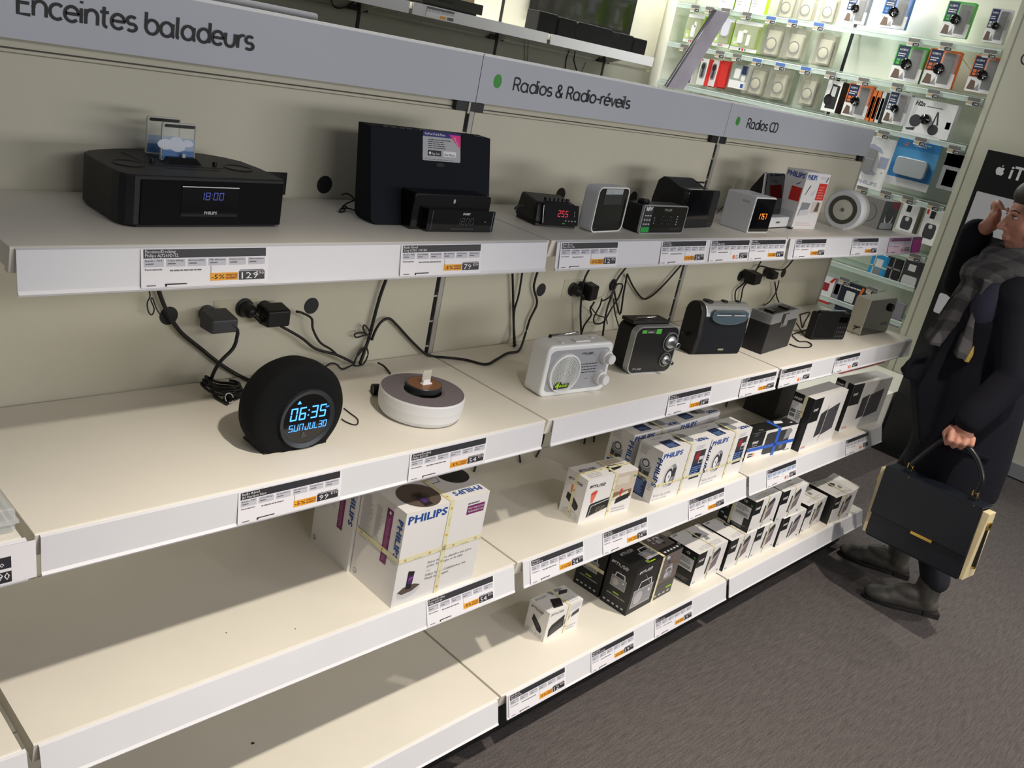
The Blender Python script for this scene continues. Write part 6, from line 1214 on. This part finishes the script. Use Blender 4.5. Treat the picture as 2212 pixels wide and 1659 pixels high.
# ================================================================== the shopper
SKIN = mat('skin', 'b57f6b', .5, noise=.06, nscale=60); SKIND = mat('skin_reddish', 'b9766a', .5)
COATM = mat('navy_wool', '14141c', .9, noise=.2, nscale=300, bump=.3, bscale=500, spec=.2); TROUS = mat('navy_denim', '16171f', .85, noise=.2, nscale=400)
BOOTM = mat('worn_grey_leather', '4c4943', .55, noise=.25, nscale=25); HAIRM = mat('dark_brown_hair', '2a211d', .55, noise=.3, nscale=120)
def scarf_mat():
    m = mat('grey_check_wool', '5d5c5e', .95, noise=.3, nscale=500, bump=.5, bscale=600, spec=.1)
    nt = m.node_tree; b = nt.nodes['Principled BSDF']; tc = nt.nodes.new('ShaderNodeTexCoord')
    src = b.inputs['Base Color'].links[0].from_socket; cur = src
    for rot, sc in (((0, 0, .3), 5), ((0, PI / 2, .2), 4.3)):
        mp = nt.nodes.new('ShaderNodeMapping'); mp.inputs['Rotation'].default_value = rot
        w = nt.nodes.new('ShaderNodeTexWave'); w.inputs['Scale'].default_value = sc; w.inputs['Distortion'].default_value = 5; w.inputs['Detail'].default_value = 1
        r = nt.nodes.new('ShaderNodeValToRGB'); r.color_ramp.elements[0].position = .45; r.color_ramp.elements[1].position = .55; r.color_ramp.elements[0].color = (.35, .34, .36, 1); r.color_ramp.elements[1].color = (1, 1, 1, 1)
        mx = nt.nodes.new('ShaderNodeMix'); mx.data_type = 'RGBA'; mx.blend_type = 'MULTIPLY'; mx.inputs[0].default_value = .6
        nt.links.new(tc.outputs['Object'], mp.inputs['Vector']); nt.links.new(mp.outputs[0], w.inputs['Vector']); nt.links.new(w.outputs['Fac'], r.inputs['Fac'])
        nt.links.new(cur, mx.inputs[6]); nt.links.new(r.outputs['Color'], mx.inputs[7]); cur = mx.outputs[2]
    nt.links.new(cur, b.inputs['Base Color'])
    return m
SCARF = scarf_mat()
PX, PY = 2.88, -.66
w_ = thing('person', 'person in long dark coat and grey checked scarf, one hand raised to face', 'person', (PX, PY, 0), 30)
# local axes: x to the person's right, y the way they face, z up
HT = Matrix.Translation((0, -.012, 1.402)) @ Matrix.Rotation(math.radians(-9), 4, 'X') @ Matrix.Rotation(math.radians(4), 4, 'Z')
def hp(x, y, z): return HT @ Vector((x, y, z))
b = MB(); S = SKIN
# skull, face, jaw
b.M = HT
b.ell((0, -.012, .035), (.070, .088, .078), S); b.ell((0, .035, -.01), (.058, .056, .088), S); b.ell((0, .045, -.068), (.036, .038, .034), S); b.ell((0, .068, -.088), (.018, .016, .015), S)
for sx in (-1, 1):
    b.ell((.034 * sx, .05, -.022), (.025, .03, .028), S); b.ell((.027 * sx, .083, .016), (.02, .010, .006), S); b.ell((.05 * sx, -.0, -.055), (.02, .045, .035), S)
    b.ell((.069 * sx, -.008, -.012), (.008, .016, .028), S)
cap(b, (0, .084, .008), (0, .108, -.034), .008, .0105, S); b.ell((.009, .096, -.038), (.0075, .010, .007), S); b.ell((-.009, .096, -.038), (.0075, .010, .007), S)
b.ell((0, .086, -.062), (.021, .010, .0055), S); b.ell((0, .084, -.072), (.018, .010, .006), S); b.ell((0, .082, -.05), (.014, .012, .012), S)
b.M = Matrix.Identity(4)
cap(b, (0, -.012, 1.17), (0, .0, 1.36), .056, .05, S)
# trunk under the clothes, limbs
b.ell((0, -.005, 1.06), (.15, .095, .16), S); b.ell((0, -.03, .9), (.125, .085, .14), S); b.ell((0, -.05, .78), (.15, .11, .12), S)
cap(b, (-.06, 0, 1.18), (-.15, -.01, 1.165), .05, .05, S); cap(b, (-.16, -.01, 1.16), (-.225, -.05, .945), .046, .037, S); cap(b, (-.225, -.05, .945), (-.25, .02, .765), .037, .025, S)
cap(b, (.06, 0, 1.18), (.15, 0, 1.17), .05, .05, S); cap(b, (.16, 0, 1.165), (.26, .07, 1.095), .046, .038, S); cap(b, (.26, .07, 1.095), (.122, .104, 1.318), .038, .024, S)
cap(b, (-.075, -.06, .76), (-.105, -.0, .43), .075, .05, S); cap(b, (-.105, -.0, .43), (-.12, -.11, .1), .048, .033, S)
cap(b, (.075, -.05, .76), (.11, .03, .43), .075, .05, S); cap(b, (.11, .03, .43), (.13, -.04, .1), .048, .033, S)
def finger(pts, r0, r1):
    for i in range(len(pts) - 1):
        k0 = r0 + (r1 - r0) * i / (len(pts) - 1); k1 = r0 + (r1 - r0) * (i + 1) / (len(pts) - 1); cap(b, pts[i], pts[i + 1], k0, k1, S, 10, 4)
# left hand closed around the bag handle (handle runs along y)
hx_, hy, hz = -.25, .03, .722
cap(b, (hx_, .02, .765), (hx_ - .004, hy, .728), .025, .027, S)
b.ell((hx_ - .004, hy + .004, .722), (.0165, .038, .028), S)
for i, (dy, ln) in enumerate(((.036, .95), (.014, 1.05), (-.009, 1.0), (-.031, .82))):
    y = hy + dy
    finger([(hx_ - .016, y, hz - .004), (hx_ - .027, y, hz - .026 * ln), (hx_ - .012, y, hz - .045 * ln), (hx_ + .010, y - .001, hz - .040 * ln)], .0098, .0078)
finger([(hx_ + .010, hy + .034, hz + .006), (hx_ + .016, hy + .045, hz - .018), (hx_ + .006, hy + .036, hz - .038)], .0105, .0085)
# right hand raised, fingers bent against the brow and nose
bx, by, bz = .098, .088, 1.350
cap(b, (.122, .104, 1.318), (bx, by, bz), .024, .026, S); b.ell((bx - .006, by + .002, bz + .018), (.024, .020, .036), S)
for i, (dx, dz) in enumerate(((-.012, .052), (-.0, .056), (.012, .052), (.022, .042))):
    finger([(bx + dx * .9, by + .004, bz + dz * .75), (bx + dx - .006, by + .014, bz + dz + .012), (bx + dx - .03, by + .012, bz + dz + .014), (bx + dx - .045, by + .002, bz + dz + .004)], .0095, .0075)
finger([(bx - .018, by + .006, bz), (bx - .035, by + .012, bz + .02), (bx - .048, by + .008, bz + .036)], .0105, .0085)
blob(b, 'body', w_, S, .0042, 3, .45)
# face details
b = MB(); b.M = HT
for sx in (-1, 1): b.ell((.029 * sx, .0775, .0), (.0125, .0080, .0046), mat('eye_white', 'c8beb6', .3)); b.ell((.029 * sx, .0828, -.0005), (.0056, .0035, .0042), mat('dark_iris', '2b1d14', .2))
b.build('eyes', w_)
b = MB(); b.M = HT
for sx in (-1, 1): b.tube([(.014 * sx, .0885, .0165), (.03 * sx, .0865, .022), (.048 * sx, .0715, .0155)], [.003, .0034, .0016], HAIRM, 8, smoothn=3)
for sx in (-1, 1): b.tube([(.017 * sx, .0845, .0035), (.029 * sx, .0885, .0068), (.042 * sx, .078, .003)], [.0012, .0016, .001], mat('lash_black', '120d0b', .6), 6, smoothn=3)
b.build('eyebrows', w_)
b = MB(); b.M = HT; b.ell((0, .0885, -.0625), (.018, .0065, .0042), SKIND); b.ell((0, .0865, -.0715), (.016, .007, .0048), SKIND); b.build('lips', w_)
b = MB(); b.M = HT
b.ell((0, -.022, .04), (.076, .092, .081), HAIRM, 28, 18); b.ell((0, -.045, .0), (.072, .066, .085), HAIRM, 28, 18); b.ell((0, .012, .068), (.068, .073, .055), HAIRM, 28, 18); b.ell((0, -.125, .03), (.042, .034, .042), HAIRM)
for sx in (-1, 1): b.ell((.060 * sx, .004, .036), (.016, .062, .052), HAIRM); b.ell((.066 * sx, -.04, -.0), (.012, .04, .05), HAIRM)
blob(b, 'hair', w_, HAIRM, .005, 3)
# coat: one skin of lofted trunk, sleeves and flaps
b = MB(); C_ = COATM
def loft(secs, m, n=28):
    vs = []; fs = []
    for (cx, cy, z, rx, ry, p) in secs:
        for i in range(n):
            a = 2 * PI * i / n; c, s = math.cos(a), math.sin(a)
            vs.append((cx + rx * math.copysign(abs(c) ** p, c), cy + ry * math.copysign(abs(s) ** p, s), z))
    for j in range(len(secs) - 1):
        for i in range(n): fs.append((j * n + i, j * n + (i + 1) % n, (j + 1) * n + (i + 1) % n, (j + 1) * n + i))
    fs += [tuple(reversed(range(n))), tuple(range((len(secs) - 1) * n, len(secs) * n))]
    b.add(vs, fs, m, True)
loft([(0, -.06, .475, .205, .155, .85), (0, -.055, .60, .205, .155, .85), (0, -.04, .78, .2, .15, .85), (0, -.02, .93, .185, .14, .85), (0, 0, 1.06, .19, .13, .85), (0, 0, 1.15, .175, .11, .9), (0, -.005, 1.20, .12, .085, 1), (0, -.01, 1.235, .075, .07, 1)], C_)
cap(b, (-.14, -.005, 1.165), (-.175, -.01, 1.15), .07, .068, C_); cap(b, (-.175, -.01, 1.15), (-.235, -.055, .94), .066, .056, C_); cap(b, (-.235, -.055, .94), (-.25, .012, .80), .055, .050, C_); cap(b, (-.25, .012, .80), (-.252, .022, .775), .050, .047, C_)
cap(b, (.13, 0, 1.17), (.17, .005, 1.165), .07, .068, C_); cap(b, (.17, .005, 1.165), (.25, .07, 1.115), .066, .066, C_); cap(b, (.25, .07, 1.115), (.15, .11, 1.30), .066, .052, C_)
b.hexa([(-.11, .1, .60), (.06, .1, .60), (.05, .17, .775), (-.1, .17, .775), (-.09, .09, 1.08), (.05, .09, 1.08), (.04, .125, 1.08), (-.08, .125, 1.08)], C_)
b.hexa([(-.07, .13, .80), (.06, .13, .80), (.05, .215, .80), (-.06, .215, .80), (-.05, .11, .92), (.04, .11, .92), (.03, .195, .868), (-.04, .195, .868)], C_)
coat = blob(b, 'coat', w_, C_, .0075, 4, .5)
b = MB(); b.hexa([(-.21, -.09, .64), (-.203, -.09, .64), (-.203, .04, .65), (-.208, .04, .65), (-.212, -.09, .655), (-.205, -.09, .655), (-.204, .04, .665), (-.209, .04, .665)], COATM); b.build('pocket_flap', w_, .002)
# scarf
b = MB()
def torus(cx, cy, cz, R1, R2, r, tilt, m, n=28):
    pts = []
    for i in range(n):
        a = 2 * PI * i / n; x, y = R1 * math.cos(a), R2 * math.sin(a); pts.append((cx + x, cy + y * math.cos(tilt), cz - y * math.sin(tilt)))
    b.tube(pts, r, m, 12, closed=True)
torus(0, -.01, 1.272, .080, .082, .046, .35, SCARF); torus(0, .012, 1.228, .1, .098, .05, .45, SCARF)
b.ell((-.03, .10, 1.185), (.065, .042, .055), SCARF)
def slab(secs, m):
    vs = []; fs = []
    for (x0, x1, y, th, z) in secs: vs += [(x0, y, z), (x1, y + .006, z), (x1, y + th, z), (x0, y + th, z)]
    n = len(secs)
    for j in range(n - 1):
        for i in range(4): fs.append((j * 4 + i, j * 4 + (i + 1) % 4, j * 4 + 4 + (i + 1) % 4, j * 4 + 4 + i))
    fs += [(3, 2, 1, 0), (4 * n - 4, 4 * n - 3, 4 * n - 2, 4 * n - 1)]
    b.add(vs, fs, m, True)
slab([(-.075, .0, .085, .045, 1.2), (-.085, .005, .095, .045, 1.1), (-.095, .015, .125, .04, 1.02), (-.105, .02, .15, .036, .945)], SCARF)
slab([(-.125, -.045, .065, .04, 1.19), (-.145, -.06, .055, .04, 1.08), (-.155, -.07, .06, .036, 1.0), (-.16, -.075, .075, .034, .935)], SCARF)
for k in range(3): cap(b, (-.065 + k * .03, .118, 1.19), (-.075 + k * .036, .172, .955), .014, .012, SCARF)
for k in range(3): cap(b, (-.11 + k * .025, .09, 1.17), (-.15 + k * .03, .10, .945), .013, .011, SCARF)
blob(b, 'scarf', w_, SCARF, .005, 3, .5)
b = MB(); slab([(-.158, -.07, .048, .016, 1.03), (-.164, -.072, .066, .014, .929)], mat('mustard_wool', 'b59a4e', .9, noise=.2, nscale=300)); b.build('scarf_border', w_, .003)
b = MB(); b.ell((-.105, .05, 1.105), (.075, .06, .10), mat('navy_lining', '23243a', .8)); b.ell((-.06, .085, 1.02), (.03, .05, .1), mat('navy_lining')); blob(b, 'lapel', w_, mat('navy_lining'), .007, 3)
# trousers and boots
b = MB(); T = TROUS
for pts in (((-.075, -.06, .76), (-.105, -.0, .43), (-.12, -.11, .14)), ((.075, -.05, .76), (.11, .03, .43), (.13, -.04, .14))):
    cap(b, pts[0], pts[1], .09, .064, T); cap(b, pts[1], pts[2], .064, .05, T)
b.ell((0, -.055, .76), (.16, .12, .1), T); blob(b, 'trousers', w_, T, .007, 3)
def boot(cx, cy, yaw, lab=None):
    b = MB(); a = math.radians(yaw); M_ = Matrix.Translation((cx, cy, 0)) @ Matrix.Rotation(a, 4, 'Z')
    b.M = M_
    cap(b, (0, -.015, .06), (0, -.02, .17), .042, .046, BOOTM); cap(b, (0, -.035, .04), (0, .1, .034), .036, .036, BOOTM); b.ell((0, .13, .03), (.039, .06, .029), BOOTM); b.ell((0, .03, .062), (.034, .07, .034), BOOTM)
    bt = blob(b, 'boot', w_, BOOTM, .005, 3)
    b = MB(); b.M = M_; P = [(.038 * math.sin(t) * (1.0 if math.cos(t) > 0 else .86), .055 + .135 * math.cos(t)) for t in [2 * PI * i / 28 for i in range(28)]]
    b.prism([(x, y) for x, y in P][::-1], 0.0, .013, 'z', mat('dark_sole', '1d1b19', .7)); b.box(-.03, -.078, 0.0, .03, -.02, .022, mat('dark_sole')); b.build('sole', bt, .002)
boot(-.12, -.085, 4); boot(.13, -.02, -6)
# ---- handbag carried in the hand
bag = thing('handbag', 'navy structured handbag with cream side gussets and gold bar, held by its handle', 'bag', (0, 0, 0), 0)
WM = Matrix.Translation((PX, PY, 0)) @ Matrix.Rotation(math.radians(30), 4, 'Z')
# the bag hangs turned away from the walking direction: a along it, z up, front towards -y
hand = WM @ Vector((-.25, .03, .70)); an = math.radians(172.7); nrm = Vector((math.cos(an), math.sin(an), 0))
def onbag(x, y):
    d = RC @ Vector(((x - PW / 2) / FPX, -(y - PH / 2) / FPX, -1.0)); return CAMP + d * ((hand + nrm * .045 - CAMP).dot(nrm) / d.dot(nrm))
tl, tr, bl, br = onbag(1917, 1010), onbag(2120, 1101), onbag(1862, 1151), onbag(2066, 1252)
dirw = ((tr - tl).normalized() + (br - bl).normalized()).normalized(); out_ = nrm; upw = dirw.cross(-out_).normalized() * -1
if upw.z < 0: upw = -upw
dirw = (dirw - out_ * dirw.dot(out_)).normalized()
Lh = ((tr - tl).length + (br - bl).length) / 2; Hh = ((tl - bl).dot(upw) + (tr - br).dot(upw)) / 2
og = (bl + br + tl + tr) / 4 - dirw * Lh / 2 - upw * Hh / 2 - out_ * .045
Mb = Matrix(((dirw.x, -out_.x, upw.x, og.x), (dirw.y, -out_.y, upw.y, og.y), (dirw.z, -out_.z, upw.z, og.z), (0, 0, 0, 1)))
bag.matrix_world = Mb
NAVYL = mat('navy_leather', '0e131d', .42, noise=.1, nscale=30, bump=.06, bscale=400); CREAM = mat('cream_leather', 'd9c9a0', .45, noise=.04, nscale=20); LEATB = mat('black_leather', '0f1014', .35)
b = MB(); dn = .045
b.hexa([(.0, -dn, 0), (Lh, -dn, 0), (Lh, dn, 0), (.0, dn, 0), (.0, -.032, Hh - .01), (Lh, -.032, Hh - .01), (Lh, .032, Hh - .01), (.0, .032, Hh - .01)], NAVYL); b.build('bag_body', bag, .006, 3)
b = MB(); b.hexa([(-.003, -dn - .004, .085), (Lh + .003, -dn - .004, .085), (Lh + .003, -dn + .004, .085), (-.003, -dn + .004, .085), (-.002, -.037, Hh), (Lh + .002, -.037, Hh), (Lh + .002, -.029, Hh), (-.002, -.029, Hh)], NAVYL); b.box(-.002, -.037, Hh - .004, Lh + .002, .034, Hh + .003, NAVYL); b.build('flap', bag, .003, 2)
b = MB(); b.hexa([(.15, -dn - .008, .078), (.225, -dn - .008, .078), (.225, -dn, .078), (.15, -dn, .078), (.15, -dn - .0075, .089), (.225, -dn - .0075, .089), (.225, -dn, .089), (.15, -dn, .089)], GOLD); b.build('gold_bar', bag, .001)
for x0, sg in ((Lh + .0, 1), (0, -1)):
    b = MB(); xa = x0 + sg * .008; xb = x0 + sg * .004; e = sg * .006
    b.hexa([(xa - e, -dn + .004, .006), (xa + e, -dn + .004, .006), (xa + e, dn - .004, .006), (xa - e, dn - .004, .006), (xb - e, -.022, Hh - .012), (xb + e * 3, -.022, Hh - .012), (xb + e * 3, .022, Hh - .012), (xb - e, .022, Hh - .012)], CREAM); gs = b.build('gusset', bag, .002)
    b = MB(); xs = x0 + sg * .012
    b.hexa([(xs, -.012, .05), (xs + sg * .014, -.012, .05), (xs + sg * .014, .004, .05), (xs, .004, .05), (xs - sg * .006, -.012, .2), (xs + sg * .012, -.012, .2), (xs + sg * .012, .004, .2), (xs - sg * .006, .004, .2)], LEATB); b.build('side_strap', bag, .002)
    b = MB(); b.ring(rr(.022, .024, .003, 2, -.011, .185), rr(.014, .016, .002, 2, -.007, .189), -.002, .002, GOLD); b.v = [(xs + sg * .013 + y, x - .004, z) for x, y, z in b.v]; b.build('buckle', bag)
    b = MB(); b.box(xs + (0 if sg > 0 else -.014), -.012, .045, xs + (.014 if sg > 0 else 0), .004, .055, GOLD); b.build('strap_end', bag, .001)
top = Mb.inverted() @ (WM @ Vector((-.25, .03, .687)))
for x0, sg in ((Lh * .19, -1), (Lh * .86, 1)):
    b = MB(); b.box(x0 - .012, -.014, Hh, x0 + .012, .014, Hh + .016, LEATB); b.lathe([(.004, Hh - .004), (.0035, Hh - .0), (0, Hh + .001)], GOLD, (x0 + .02, -.034, 0), n=12); b.build('handle_tab', bag, .003)
    b = MB(); b.ring(rr(.02, .022, .004, 3, x0 - .01, Hh + .012), rr(.013, .015, .003, 3, x0 - .0065, Hh + .0155), -.0025, .0025, GOLD); b.build('ring', bag)
ra, rb = Lh * .19, Lh * .86; zr = Hh + .028
hp_ = [(ra, 0, zr), (ra + (top.x - .05 - ra) * .5, top.y * .5, zr + (top.z - .012 - zr) * .55), (top.x - .045, top.y, top.z - .008), (top.x, top.y, top.z), (top.x + .04, top.y, top.z - .004), (top.x + .04 + (rb - top.x - .04) * .62, top.y * .75, zr + (top.z - zr) * .74), (rb + .004, top.y * .3, zr + (top.z - zr) * .38), (rb, 0, zr)]
b = MB(); b.tube(hp_, .0085, LEATB, 10, smoothn=6); b.build('handle', bag)
# ================================================================== light of the shop
def spot(name, loc, tgt, power, size, col=(1, .93, .82), ang=100, blend=.6):
    l = bpy.data.lights.new(name, 'SPOT'); l.energy = power; l.shadow_soft_size = size; l.color = col; l.spot_size = math.radians(ang); l.spot_blend = blend
    o = bpy.data.objects.new(name, l); COL.objects.link(o); o.location = loc
    o.rotation_euler = (Vector(tgt) - Vector(loc)).to_track_quat('-Z', 'Y').to_euler(); return o
def area(name, loc, tgt, power, sx, sy, col=(1, 1, 1)):
    l = bpy.data.lights.new(name, 'AREA'); l.energy = power; l.shape = 'RECTANGLE'; l.size = sx; l.size_y = sy; l.color = col
    o = bpy.data.objects.new(name, l); COL.objects.link(o); o.location = loc
    o.rotation_euler = (Vector(tgt) - Vector(loc)).to_track_quat('-Z', 'Y').to_euler(); return o
WARM = (1, .91, .78)
for x_, p_, c_ in ((.38, 185, WARM), (2.05, 175, WARM), (3.75, 85, (1, .95, .88))): spot('ceiling_spot', (x_, -1.28, 2.42), (x_, -1.1, .2), p_, .03, c_, 82, 1)
spot('ceiling_spot', (2.6, -2.7, 2.7), (2.4, -1.6, 0), 50, .06, (1, .93, .85), 100, .8)  # unseen extra spot, added as general fill over the aisle
area('aisle_display_light', (2.3, -3.3, 1.3), (1.2, 0, 1.1), 29, 2.6, .4, (1, .98, .97))
area('frontal_fill', (.6, -3.6, 2.4), (1.2, 0, .8), 24, 2.2, .4, (1, .98, .97))  # unseen area light added from the front to brighten the shelving
area('wall_light_strip', (4.84, 1.2, 2.6), (4.96, 1.2, 1.7), 42, .08, 2.0, (1, 1, .93))
area('wall_light_strip', (3.2, 2.35, 2.6), (3.2, 2.52, 1.8), 42, 3.6, .08, (1, 1, .92))
wd = bpy.data.worlds.new('shop_ambient'); SC.world = wd; wd.use_nodes = True
bg = wd.node_tree.nodes['Background']; bg.inputs[0].default_value = (.93, .93, 1.0, 1); bg.inputs[1].default_value = .115
vs_ = SC.view_settings; vs_.view_transform = 'Standard'; vs_.look = 'None'; vs_.gamma = 1; vs_.exposure = 0; vs_.use_curve_mapping = False
